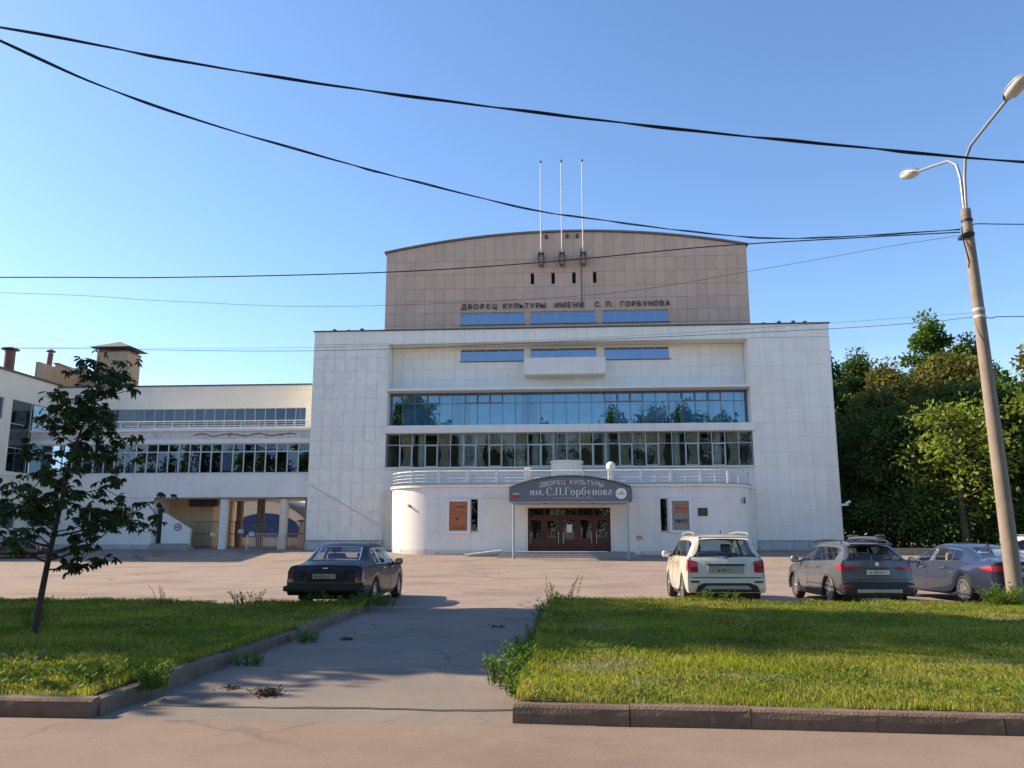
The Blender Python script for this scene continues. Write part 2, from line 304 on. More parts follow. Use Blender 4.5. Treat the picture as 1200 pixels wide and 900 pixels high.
# tiles -----------------------------------------------------------
TW, TH = .875, 1.1
def tiles(x0, x1, z0, z1, y, tw, th, holes, mat, par, top=None, single=True, jit=.004, rotj=.004, gap=.010, thk=.05, budget=[300]):
    nx = max(1, round((x1-x0)/tw)); nz_ = max(1, round((z1-z0)/th)); dx = (x1-x0)/nx; dz = (z1-z0)/nz_; mb = MB()
    for i in range(nx):
        for j in range(nz_):
            a, c, e, f = x0+i*dx, x0+(i+1)*dx, z0+j*dz, z0+(j+1)*dz
            bits = [(a, c, e, f)]
            for h in holes:
                nb = []
                for (p, q, r, s) in bits:
                    if q <= h[0]+.01 or p >= h[1]-.01 or s <= h[2]+.01 or r >= h[3]-.01: nb.append((p, q, r, s)); continue
                    if r < h[2]: nb.append((p, q, r, h[2]))
                    if s > h[3]: nb.append((p, q, h[3], s))
                    r2, s2 = max(r, h[2]), min(s, h[3])
                    if p < h[0]: nb.append((p, h[0], r2, s2))
                    if q > h[1]: nb.append((h[1], q, r2, s2))
                bits = nb
            for (p, q, r, s) in bits:
                if q-p < .06 or s-r < .06: continue
                k = random.uniform(-jit, jit)
                if single and budget[0] > 0:
                    budget[0] -= 1
                    o = piece('tile', mat, par, p+gap/2, q-gap/2, y+k, y+k+thk, r+gap/2, s-gap/2, (random.uniform(-rotj, rotj), 0, random.uniform(-rotj, rotj)))
                    o.matrix_parent_inverse = pal_inv if par is pal else Matrix()
                else: mb.box(p+gap/2, q-gap/2, y+k, y+k+thk, r+gap/2, s-gap/2)
    if mb.v:
        o = mb.build('tiles', mat, par); o['kind'] = 'stuff'; o.matrix_parent_inverse = pal_inv if par is pal else Matrix(); return o
def under(par, o): o.parent = par; o.matrix_parent_inverse = Matrix(); return o
tiles(XL0, XL1, 1.35, 17.1, TF, TW, TH, [], 'tile_rough', lt, jit=.014, rotj=.014, gap=.014)
tiles(XR0, XR1, 1.35, 17.1, TF, TW, TH, [], 'tile', rt, jit=.004, rotj=.004)
tiles(XL1+.06, XR0-.06, 13.42, 17.04, 66.0, TW, .92, SW, 'tile', cw)
tiles(XL0, XR1, 17.12, 18.18, TF-.012, .83, 1.06, [], 'tile', ub, single=False)
# side cladding of the right and left towers (flat joints)
PB(MB().box(XL0-.05, XL0, TF+.01, 79, 1.3, 18.1), 'side_cladding', 'tile'); PB(MB().box(XR1, XR1+.05, TF+.01, 79, 1.3, 18.1), 'side_cladding', 'tile')
PB(MB().box(XL0-.08, XL1-.0, TF-.08, TF+.05, .3, 1.33), 'plinth', 'plinth', bevel=.02); PB(MB().box(XR0, XR1+.08, TF-.08, TF+.05, .3, 1.33), 'plinth', 'plinth', bevel=.02)
b = MB(); b.box(XL0-.1, XL1, TF-.1, TF+.05, 1.331, 1.37); b.box(XR0, XR1+.1, TF-.1, TF+.05, 1.331, 1.37); PB(b, 'plinth_flashing', 'metal_dark')
b = MB(); b.box(XL0-.14, XR1+.14, TF-.13, 79.2, 18.2, 18.27); PB(b, 'roof_edge', 'metal_dark')
b = MB()
for x in (-19.3, -18.1, -17.0, 15.4, 16.6, 17.7, 18.6): b.box(x, x+.25, 64.6, 64.9, 18.27, 18.27+random.uniform(.1, .25))
PB(b, 'roof_clutter', 'metal_dark')
# ledges between the window bands
b = MB(); b.box(XL1-.16, XR0+.2, 64.30, 66.3, 9.74, 10.36); PB(b, 'ledge', 'white', bevel=.03)
b = MB(); b.box(XL1-.02, XR0+.02, 64.28, 66.38, 13.16, 13.36); PB(b, 'ledge', 'white', bevel=.02)
b = MB(); b.box(XL1-.1, XR0+.1, 64.52, 66.3, 5.2, 6.98); PB(b, 'apron_wall', 'white')
b = MB(); b.box(XL1-.12, XR0+.14, 64.36, 64.7, 6.93, 7.03); PB(b, 'window_sill', 'white')
b = MB(); b.box(-3.56, 2.96, 64.7, 66.2, 14.46, 15.82); PB(b, 'balcony', 'white', bevel=.02)
b = MB(); b.box(-3.5, 2.9, 64.74, 66.0, 14.43, 14.458); PB(b, 'balcony_soffit', 'cream_plain')
# window bands ------------------------------------------------------
def window_band(par, x0, x1, z0, z1, y, n, split, fmat, gmat, fw=.05, casements=(), dep=.09, rj=.006, inv=None, name='window_band', cmat='frame_dark', cup=True):
    mb = MB(); dx = (x1-x0)/n
    for i in range(n+1): x = x0+i*dx; mb.box(max(x0, x-fw/2), min(x1, x+fw/2), y, y+dep, z0, z1)
    mb2 = MB()
    for i in range(n):
        a, c = x0+i*dx+(fw/2 if i else fw/2), x0+(i+1)*dx-fw/2
        for z in ([z0, split, z1] if split else [z0, z1]):
            lo, hi = (z, z+fw) if z == z0 else (z-fw, z) if z == z1 else (z-fw/2, z+fw/2)
            mb.box(a, c, y+.003, y+dep-.003, lo, hi)
    fr = mb.build(name, fmat, par); fr.matrix_parent_inverse = inv if inv is not None else Matrix()
    for i in range(n):
        a, c = x0+i*dx+fw/2, x0+(i+1)*dx-fw/2
        for (lo, hi, upper) in ([(z0+fw, split-fw/2, 0), (split+fw/2, z1-fw, 1)] if split else [(z0+fw, z1-fw, 1)]):
            piece('pane', gmat, fr, a, c, y+.04, y+.05, lo, hi, (random.gauss(0, rj*.5), 0, random.gauss(0, rj)))
            if i in casements and bool(upper) == cup:
                m = MB(); w = .055
                m.box(a, c, y-.02, y+.03, lo, lo+w); m.box(a, c, y-.02, y+.03, hi-w, hi); m.box(a, a+w, y-.02, y+.03, lo+w, hi-w); m.box(c-w, c, y-.02, y+.03, lo+w, hi-w)
                m.build('casement', cmat, fr)
    return fr
window_band(pal, XL1+.05, XR0-.05, 10.37, 13.16, 65.55, 28, 12.28, 'frame_dark', 'glass_up', .045, (1, 2, 3, 6, 7, 8, 17, 18, 19, 23, 24, 25), rj=.004, inv=pal_inv)
window_band(pal, XL1+.08, XR0-.05, 7.03, 9.74, 64.62, 28, 8.82, 'frame', 'glass_low', .06, (1, 3, 6, 8, 11, 12, 15, 16, 18, 20, 23, 25), rj=.004, inv=pal_inv, cmat='frame_white', cup=False)
for h in SW: window_band(pal, h[0], h[1], h[2], h[3], 66.05, 5, None, 'frame', 'glass_small', .06, inv=pal_inv, rj=.004)
for h in AW: window_band(pal, h[0], h[1], h[2], h[3], 67.58, 5, None, 'frame', 'glass_small', .06, inv=pal_inv, rj=.004)
for h in SW: PB(MB().box(h[0]-.05, h[1]+.15, 65.9, 66.05, h[2]-.06, h[2]-.005), 'window_sill', 'metal_dark')
for h in AW: PB(MB().box(h[0]-.05, h[1]+.15, 67.4, 67.56, h[2]-.06, h[2]-.005), 'window_sill', 'metal_dark')
for i, x in enumerate((-11.9, -8.6, -2.7, 2.9, 8.4, 11.6)):
    PB(MB().cyl((x, 65.6, 7), (x, 65.6, 9.9), .3, n=20), 'column', 'column', True)
    PB(MB().cyl((x, 66.9, 10.36), (x, 66.9, 13.2), .28, n=20), 'column', 'column', True)
def curtain(x0, x1, z0, z1, y, amp=.06, waist=0., mat='curtain', lo=.0):
    n = 28; m = 8; mb = MB()
    for j in range(m+1):
        t = j/m; z = z1+(z0-z1)*t; k = 1-waist*math.exp(-((t-.62)/.22)**2)
        cx = (x0+x1)/2
        for i in range(n+1):
            u = i/n; mb.v.append((cx+(x0+(x1-x0)*u-cx)*k, y+amp*math.sin(u*math.pi*9+x0)*(.6+.4*t), z+lo*math.sin(u*math.pi)**2*(t)))
    for j in range(m):
        for i in range(n): a = j*(n+1)+i; mb.f.append((a, a+1, a+n+2, a+n+1))
    return PB(mb, 'curtain', mat, True)
for x in (-12.9, -9.9, -7.2, -3.9, -1.4, 4.3, 7.0, 9.7, 12.8): curtain(x-.55, x+.55, 7.02, 9.7, 65.0+random.uniform(-.05, .1), waist=.5)
for x in (-6.0, -5.0, -4.6, .2, 1.2, 5.4, 6.2): curtain(x-.5, x+.5, 8.2, 9.7, 65.05, amp=.05, lo=.35)
for x in (-12.6, -10.4, -7.0, -4.9, -1.5, .2, 1.8, 4.6, 6.8, 9.9, 12.6): curtain(x-1.05, x+1.05, 10.4, 13.1, 65.95+random.uniform(0, .1), amp=.05, mat='sheer')
# attic ---------------------------------------------------------------
AX0, AX1, AF = -15.66, 15.12, 67.5
acx, ahw = (AX0+AX1)/2, (AX1-AX0)/2
def arc(x): return 25.9+1.55*(1-((x-acx)/ahw)**2)
b = MB(); b.wall(AX0, AX1, 18.0, 25.6, AF+.06, AF+.4, AW+SL)
pts = [(AX0+(AX1-AX0)*i/24, arc(AX0+(AX1-AX0)*i/24)) for i in range(25)]
b.prism([(AX0, 25.6)]+[(AX1, 25.6)]+pts[::-1], .34, 'y', AF+.06)
b.box(AX0, AX0+.3, AF+.4, 80, 18, 25.85); b.box(AX1-.3, AX1, AF+.4, 80, 18, 25.85)
aw = PB(b, 'attic_wall', 'joint_brown')
b = MB(); b.box(-9.6, 8.8, AF+.5, AF+.6, 18.1, 25.5); PB(b, 'attic_void', 'dark')
mb = MB(); nx = 36; dx = (AX1-AX0)/nx; zs = [18.3, 19.35, 20.42, 21.5, 22.6, 23.85, 25.05, 27.6]
for i in range(nx):
    for j in range(len(zs)-1):
        a, c, e, f = AX0+i*dx+.008, AX0+(i+1)*dx-.008, zs[j]+.01, zs[j+1]-.01
        parts = [(a, c, e, f)]
        for h in AW+SL:
            nb = []
            for (p, q, r, s) in parts:
                if q <= h[0] or p >= h[1] or s <= h[2]+.02 or r >= h[3]-.02: nb.append((p, q, r, s)); continue
                if p < h[0]: nb.append((p, h[0], r, s))
                if q > h[1]: nb.append((h[1], q, r, s))
                p2, q2 = max(p, h[0]), min(q, h[1])
                if r < h[2]-.02: nb.append((p2, q2, r, h[2]))
                if s > h[3]+.02: nb.append((p2, q2, h[3], s))
            parts = nb
        for (p, q, r, s) in parts:
            k = random.uniform(-.006, .006); n = len(mb.v)
            t0, t1 = min(s, arc(p)-.02), min(s, arc(q)-.02)
            if q-p < .03 or min(t0, t1)-r < .05: continue
            y0, y1 = AF+k, AF+k+.05
            mb.v += [(p,y0,r),(q,y0,r),(q,y1,r),(p,y1,r),(p,y0,t0),(q,y0,t1),(q,y1,t1),(p,y1,t0)]
            mb.f += [tuple(n+w for w in qd) for qd in ((0,3,2,1),(4,5,6,7),(0,1,5,4),(1,2,6,5),(2,3,7,6),(3,0,4,7))]
t_ = mb.build('tiles', 'tile_brown', aw); t_['kind'] = 'stuff'
b = MB(); n = 24                                             # arched roof sheet with a thin overhanging edge
for y0, y1 in ((AF-.16, 80.3),):
    k = len(b.v)
    for i in range(n+1):
        x = AX0-.16+(AX1-AX0+.32)*i/n; z = 25.9+1.55*(1-((x-acx)/(ahw+.01))**2)
        b.v += [(x, y0, z+.01), (x, y1, z+.01), (x, y0, z+.17), (x, y1, z+.17)]
    for i in range(n):
        p = k+i*4; q = p+4
        b.f += [(p, q, q+1, p+1), (p+2, p+3, q+3, q+2), (p, p+2, q+2, q), (p+1, q+1, q+3, p+3)]
    b.f += [(k, k+1, k+3, k+2), (k+n*4, k+n*4+2, k+n*4+3, k+n*4+1)]
PB(b, 'attic_roof', 'roof')
b = MB(); b.box(3.1, 6.3, 70, 74, 27.1, 27.75); b.box(-7.0, -5.3, 70, 72, 26.9, 27.45); b.box(7, 8.4, 70, 72, 26.8, 27.35); PB(b, 'roof_hatch', 'metal_dark')
for i, x in enumerate((-2.2, -.42, 1.38)):
    fp = PB(MB().cyl((x, 66.95, 24.9), (x, 66.95, 33.65), .06, .04, 10), 'flagpole', 'pole_white', True)
    under(fp, MB().box(x-.22, x+.22, 66.75, 67.5, 24.35, 25.02).build('bracket', 'rust', bevel=.06))
    under(fp, MB().box(x-.26, x-.19, 66.72, 67.5, 24.6, 25.45).box(x+.19, x+.26, 66.72, 67.5, 24.6, 25.45).box(x-.18, x+.18, 66.8, 67.1, 25.3, 25.42).build('bracket_strap', 'metal_dark'))
    under(fp, MB().lathe([(.0, 0), (.1, .03), (.12, .1), (.08, .2), (0, .24)], (x, 66.95, 33.65), 10).build('finial', 'metal_dark', None, True))
b = MB()
for x in (-1.75, .05, .9): b.box(x-.12, x+.12, 67.25, 67.5, 26.9, 27.2)
PB(b, 'floodlight', 'metal_dark')
b = MB(); b.box(1.18, 1.23, 67.44, 67.49, 20.6, 26); PB(b, 'conduit', 'metal_dark')
for w, x0, x1 in (('ДВОРЕЦ', -9.10, -5.95), ('КУЛЬТУРЫ', -5.55, -1.85), ('ИМЕНИ', -1.15, 1.42), ('С.', 2.25, 2.75), ('П.', 3.2, 3.75), ('ГОРБУНОВА', 4.35, 8.62)):
    o = text('lettering', w, 'letters_d', pal, x0, 67.44, 20.74, .60, .05, 'LEFT')
    o.matrix_parent_inverse = pal_inv
    wd = max(v.co.x for v in o.data.vertices)-min(v.co.x for v in o.data.vertices)
    if len(w) > 2:  # space the letters out to the width they have on the wall
        bpy.data.objects.remove(o); n = len(w); xs = [x0+(x1-x0)*(i+.5)/n for i in range(n)]
        for ch, x in zip(w, xs):
            o = text('letter', ch, 'letters_d', pal, x, 67.44, 20.74, .60, .05, 'CENTER', bold=.0); o.matrix_parent_inverse = pal_inv
# entrance block with rounded ends ---------------------------------------
BX0, BX1, BF, BB, BR = -13.72, 13.5, 60.0, 64.52, 3.9
def bow(off=0., r=None):
    r = (BR if r is None else r)+off; P = []
    for i in range(17): t = R(180+90*i/16); P.append((BX0+BR+r*math.cos(t), BF+BR+r*math.sin(t)))
    for i in range(17): t = R(270+90*i/16); P.append((BX1-BR+r*math.cos(t), BF+BR+r*math.sin(t)))
    return [(BX0-off, BB)]+P+[(BX1+off, BB)]
EH = [(-3.1, 2.9, .2, 3.72), (-7.18, -6.68, 2.06, 4.32), (6.42, 6.9, 2.06, 4.32)]
b = MB(); b.wall(BX0+BR, BX1-BR, 0, 5.22, BF, BF+.3, EH)
P = bow(); Q = bow(-.3)
def arcwall(mb, P, Q, z0, z1):
    k = len(mb.v); n = len(P)
    for p, q in zip(P, Q): mb.v += [(p[0], p[1], z0), (q[0], q[1], z0), (p[0], p[1], z1), (q[0], q[1], z1)]
    for i in range(n-1):
        a = k+i*4; c = a+4; mb.f += [(a, c, c+2, a+2), (a+1, a+3, c+3, c+1), (a+2, c+2, c+3, a+3), (a, a+1, c+1, c)]
    mb.f += [(k, k+2, k+3, k+1)]; e = k+(n-1)*4; mb.f += [(e, e+1, e+3, e+2)]
arcwall(b, P[:18], Q[:18], 0, 5.22); arcwall(b, P[18:], Q[18:], 0, 5.22)
ebl = PB(b, 'entrance_block', 'white', True)
b = MB(); b.prism(bow(.14), .2, 'z', 5.2); PB(b, 'terrace_slab', 'white', True)
b = MB(); b.prism(bow(.17), .03, 'z', 5.40); PB(b, 'terrace_edge', 'metal_dark')
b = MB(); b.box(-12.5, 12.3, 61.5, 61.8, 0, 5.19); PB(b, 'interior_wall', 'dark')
for j_ in ((-9.6, -3.2, 59.985, 59.999, 4.36, 4.385), (3.4, 9.4, 59.985, 59.999, 4.36, 4.385), (-7.2, -7.185, 59.985, 59.999, .3, 2.05), (-8.1, -8.085, 59.985, 59.999, 4.5, 5.19), (8.4, 8.415, 59.985, 59.999, 4.5, 5.19)): PB(MB().box(*j_), 'render_joint', 'joint')
b = MB(); b.wall(-3.3, 3.1, .3, 4.2, 59.95, 60.35, [(-3.06, 2.86, .2, 3.70)]); PB(b, 'door_surround', 'cream_plain')
# the doors: five leaves under a row of transoms
b = MB(); DX = [-3.06+5.92*i/5 for i in range(6)]
b.box(-3.06, 2.86, 60.2, 60.34, 3.08, 3.18); b.box(-3.06, 2.86, 60.2, 60.34, 3.6, 3.7)
for x in DX: b.box(max(-3.06, x-.06), min(2.86, x+.06), 60.19, 60.35, .6, 3.7)
df = PB(b, 'door_frame', 'red_door')
for i in range(5):
    a, c = DX[i]+.07, DX[i+1]-.07; w = (c-a)
    zb = 1.55 if i != 2 else 1.35
    d = PB(MB().wall(a, c, .62, 3.07, 60.22, 60.29, [(a+.16, c-.16, zb, 2.82)]), 'door', 'red_door')
    piece('pane', 'glass_low', d, a+.15, c-.15, 60.25, 60.26, zb, 2.83)
    for k in range(3): under(d, MB().box(a+.16+k*(w-.32)/3, a+.16+(k+1)*(w-.32)/3-.06, 60.205, 60.22, .85, 1.25).build('panel', 'red_door'))
    under(d, MB().cyl((c-.1 if i % 2 else a+.1, 60.14, 1.15), (c-.1 if i % 2 else a+.1, 60.14, 2.0), .018, n=8).build('handle', 'steel', None, True))
    piece('pane', 'glass_low', df, a, c, 60.25, 60.26, 3.19, 3.59)
    for k in (1, 2): piece('transom_bar', 'red_door', df, a+w*k/3-.02, a+w*k/3+.02, 60.2, 60.3, 3.19, 3.59)
PB(MB().box(-.28, .12, 60.195, 60.215, 1.95, 2.5), 'notice', 'paper')
b = MB(); b.box(-3.06, 2.86, 60.8, 60.9, .5, 3.8); PB(b, 'lobby_wall', 'dark')
st = MB(); st.box(-4.7, 4.4, 58.2, 60.3, .0, .62); PB(st, 'step', 'step', bevel=.02)
PB(MB().box(-4.9, 4.6, 57.85, 58.2, .0, .47), 'step', 'step', bevel=.02); PB(MB().box(-5.1, 4.8, 57.5, 57.85, .0, .31), 'step', 'step', bevel=.02)
PB(MB().box(-3.7, 2.5, 58.12, 58.21, .60, .66), 'step_edge', 'letters_w')
rp_ = MB(); rp_.prism([(-7.4, .30), (-4.72, .30), (-4.72, .62)], 1.4, 'y', 58.5); PB(rp_, 'access_ramp', 'step')
PB(MB().tube([(-7.4, 58.45, .42), (-4.8, 58.45, .72)], .04), 'ramp_edge', 'letters_w')
# poster frames, slit windows, plaque
def poster_case(x0, x1, z0, z1, inner):
    f = PB(MB().wall(x0, x1, z0, z1, 59.86, 59.998, [(x0+.2, x1-.2, z0+.2, z1-.2)]), 'poster_case', 'letters_w', bevel=.01)
    p = piece('poster', inner, f, x0+.2, x1-.2, 59.95, 59.97, z0+.2, z1-.2)
    return f
pf = poster_case(-8.95, -7.22, 1.86, 4.36, 'poster')
def ink(par, x0, x1, z0, z1, m='ink', y=59.94): under(par, MB().box(x0, x1, y, y+.008, z0, z1).build('poster_print', m))
for k in range(9): ink(pf, -8.30+k*.085, -8.30+k*.085+.065, 3.72, 3.80)
for k in range(7): ink(pf, -8.45+k*.12, -8.45+k*.12+.08, 3.42, 3.45); 
for k in range(6): ink(pf, -8.5+k*.12, -8.5+k*.12+.07, 3.30, 3.32)
for r_ in range(2):
    for k in range(6): ink(pf, -8.45+k*.15, -8.45+k*.15+.1, 2.22+r_*.13, 2.27+r_*.13)
ht = MB(); ht.prism([(-8.19, 2.80), (-8.06, 2.93), (-8.06, 2.99), (-8.12, 3.02), (-8.19, 2.96), (-8.26, 3.02), (-8.32, 2.99), (-8.32, 2.93)], .008, 'y', 59.94); under(pf, ht.build('poster_print', 'letters_d'))
pg = poster_case(7.02, 8.62, 1.90, 4.36, 'poster_g')
ink(pg, 7.4, 8.3, 3.3, 3.95, 'orange'); ink(pg, 7.5, 8.25, 2.25, 3.15, 'poster_g'); 
text('poster_print', 'VINYL', 'ink', pg, 7.86, 59.93, 2.62, .34, .006, bold=.012)
for k in range(6): ink(pg, 7.45+k*.13, 7.45+k*.13+.1, 3.62, 3.67, 'ink', 59.93)
for h in EH[1:]:
    piece('slit_window', 'glass_low', pal, h[0], h[1], 60.12, 60.14, h[2], h[3]).matrix_parent_inverse = pal_inv
    PB(MB().box(h[0]-.03, h[1]+.03, 59.93, 60.1, h[2]-.08, h[2]-.005), 'window_sill', 'plinth')
pq = PB(MB().box(9.07, 9.72, 59.93, 59.998, 3.10, 3.66), 'plaque', 'plaque', bevel=.01)
for k in range(5): under(pq, MB().box(9.17+.04*(k % 2), 9.62-.04*(k % 2), 59.92, 59.93, 3.2+k*.085, 3.225+k*.085).build('plaque_line', 'gold'))
for x, s_ in ((-6.3, 1), (-5.4, -1)):
    PB(MB().cyl((x, 59.9, 4.45), (x+.18*s_, 59.75, 4.78), .06, n=10), 'spotlight', 'letters_w', True)
al = PB(MB().cyl((-11.9, 60.7, 3.95), (-11.75, 60.35, 3.85), .09, n=12), 'alarm_bell', 'red', True)
PB(MB().box(12.55, 12.63, 61.0, 61.25, 4.0, 4.45), 'camera_bracket', 'metal_dark')
cm = PB(MB().cyl((-20.5, 64.42, 5.82), (-20.85, 63.95, 5.7), .08, n=10), 'security_camera', 'letters_w', True)
PB(MB().box(20.4, 20.9, 64.2, 64.45, 3.95, 4.1).cyl((20.75, 64.25, 4.1), (20.95, 63.95, 4.25), .1, n=10), 'security_camera', 'letters_w')
# downpipe in the corner of block and tower
PB(MB().cyl((XL1-.15, 64.35, .4), (XL1-.15, 64.35, 5.1), .06, n=8), 'downpipe', 'cream_plain', True)
PB(MB().box(XL1-.04, BX0+.3, 64.53, 64.75, -.1, 5.19), 'link_wall', 'cream_plain'); PB(MB().box(BX1-.3, XR0+.04, 64.53, 64.75, -.1, 5.19), 'link_wall', 'white')
for sl_ in (slice(0, 18), slice(18, None)):
    arcw = MB(); arcwall(arcw, bow(.012)[sl_], bow(-.05)[sl_], .1, .74); PB(arcw, 'base_strip', 'peel', True)
PB(MB().box(BX0+BR, -5.2, BF-.012, BF+.05, .1, .70), 'base_strip', 'peel'); PB(MB().box(4.9, BX1-BR, BF-.012, BF+.05, .1, .66), 'base_strip', 'peel')
PB(MB().tube([(-20.6, 64.40, 5.72), (-18, 64.42, 4.28), (-14.75, 64.40, 2.45)], .022, 6), 'cable', 'plinth')
# terrace railing
PL = bow(-.05)[1:-1]
def along(P, s):
    for a, c in zip(P, P[1:]):
        d = math.dist(a, c)
        if s <= d: t = s/d; return (a[0]+(c[0]-a[0])*t, a[1]+(c[1]-a[1])*t)
        s -= d
    return P[-1]
LT = sum(math.dist(a, c) for a, c in zip(PL, PL[1:]))
rl = PB(MB().tube([(*p, 6.36) for p in PL], .055, 6), 'railing', 'rail', True)
for z, r_ in ((5.62, .03), (5.86, .03), (6.10, .025)): under(rl, MB().tube([(*p, z) for p in PL], r_, 6).build('rail', 'rail', None, True))
n = 15
for i in range(n+1):
    p = along(PL, LT*i/n); under(rl, MB().box(p[0]-.085, p[0]+.085, p[1]-.07, p[1]+.07, 5.42, 6.42).build('post', 'rail', bevel=.01))
    if i < n:
        p = along(PL, LT*(i+.5)/n); under(rl, MB().box(p[0]-.035, p[0]+.035, p[1]-.03, p[1]+.03, 5.42, 6.0).build('post', 'rail'))
# round lantern drum, two pillars with globes
PB(MB().lathe([(0, 5.4), (1.2, 5.4), (1.2, 7.15), (1.26, 7.15), (1.26, 7.3), (0, 7.36)], (-.22, 63, 0), 40), 'roof_drum', 'white', True)
for x in (-3.05, 3.0):
    PB(MB().box(x-.22, x+.22, 60.4, 60.85, 5.42, 6.55), 'terrace_pillar', 'white', bevel=.02)
PB(MB().lathe([(.05, 6.45), (.3, 6.5), (.36, 6.7), (.3, 6.9), (.15, 7.02), (0, 7.05)], (3.0, 60.6, 0), 18), 'globe_lamp', 'letters_w', True)
PB(MB().lathe([(.0, 6.5), (.25, 6.52), (.28, 6.6), (0, 6.66)], (-3.05, 60.6, 0), 14), 'pillar_cap', 'letters_w', True)
# entrance canopy
CX0, CX1, CY = -4.12, 4.12, 56.5
def carc(x, o=0): return 4.9+.78*(1-(x/4.12)**2)+o
pts = [(CX0+(CX1-CX0)*i/32, carc(CX0+(CX1-CX0)*i/32)) for i in range(33)]
b = MB(); b.prism([(CX0, 4.0), (CX1, 4.0)]+pts[::-1], .09, 'y', CY); can = PB(b, 'canopy_fascia', 'slate')
b = MB(); n = 150                              # corrugated sheet
prof = []
for i in range(n+1):
    x = CX0-.06+(CX1-CX0+.12)*i/n; prof.append((x, 4.9+.78*(1-(x/4.18)**2)+.06+.06*math.sin(i*math.pi*2/3.4)))
for i, (x, z) in enumerate(prof): b.v += [(x, CY-.12, z), (x, 59.95, z), (x, CY-.12, z+.035), (x, 59.95, z+.035)]
for i in range(n):
    p = i*4; q = p+4; b.f += [(p, q, q+1, p+1), (p+2, p+3, q+3, q+2), (p, p+2, q+2, q), (p+1, q+1, q+3, p+3)]
under(can, b.build('canopy_roof', 'corr', None, True))
b = MB()
for sx in (-1, 1):                              # corrugated sides
    for i in range(9): b.box(sx*4.13-.02, sx*4.13+.06*sx+.02, CY-.1, 59.9, 4.02+i*.1, 4.02+i*.1+.05)
under(can, b.build('canopy_side', 'corr'))
b = MB(); b.box(CX0+.1, CX1-.1, CY+.1, 59.9, 4.02, 4.08); under(can, b.build('canopy_ceiling', 'cream_plain'))
b = MB(); b.box(-3.95, 3.95, CY-.06, CY-.002, 3.9, 4.0); b.box(-3.95, 3.95, CY+.8, CY+.9, 3.86, 4.0); b.box(-3.95, 3.95, CY+2, CY+2.1, 3.86, 4.0); under(can, b.build('canopy_beam', 'grey_post'))
for x in (-3.85, 3.85): under(can, MB().cyl((x, CY+.05, .1), (x, CY+.05, 3.95), .075, n=14).build('canopy_post', 'grey_post', None, True))
for x in (-1.75, 1.55): under(can, MB().lathe([(.0, 3.86), (.09, 3.88), (.1, 3.95), (.03, 4.02)], (x, CY+.5, 0), 10).build('canopy_lamp', 'iron', None, True))
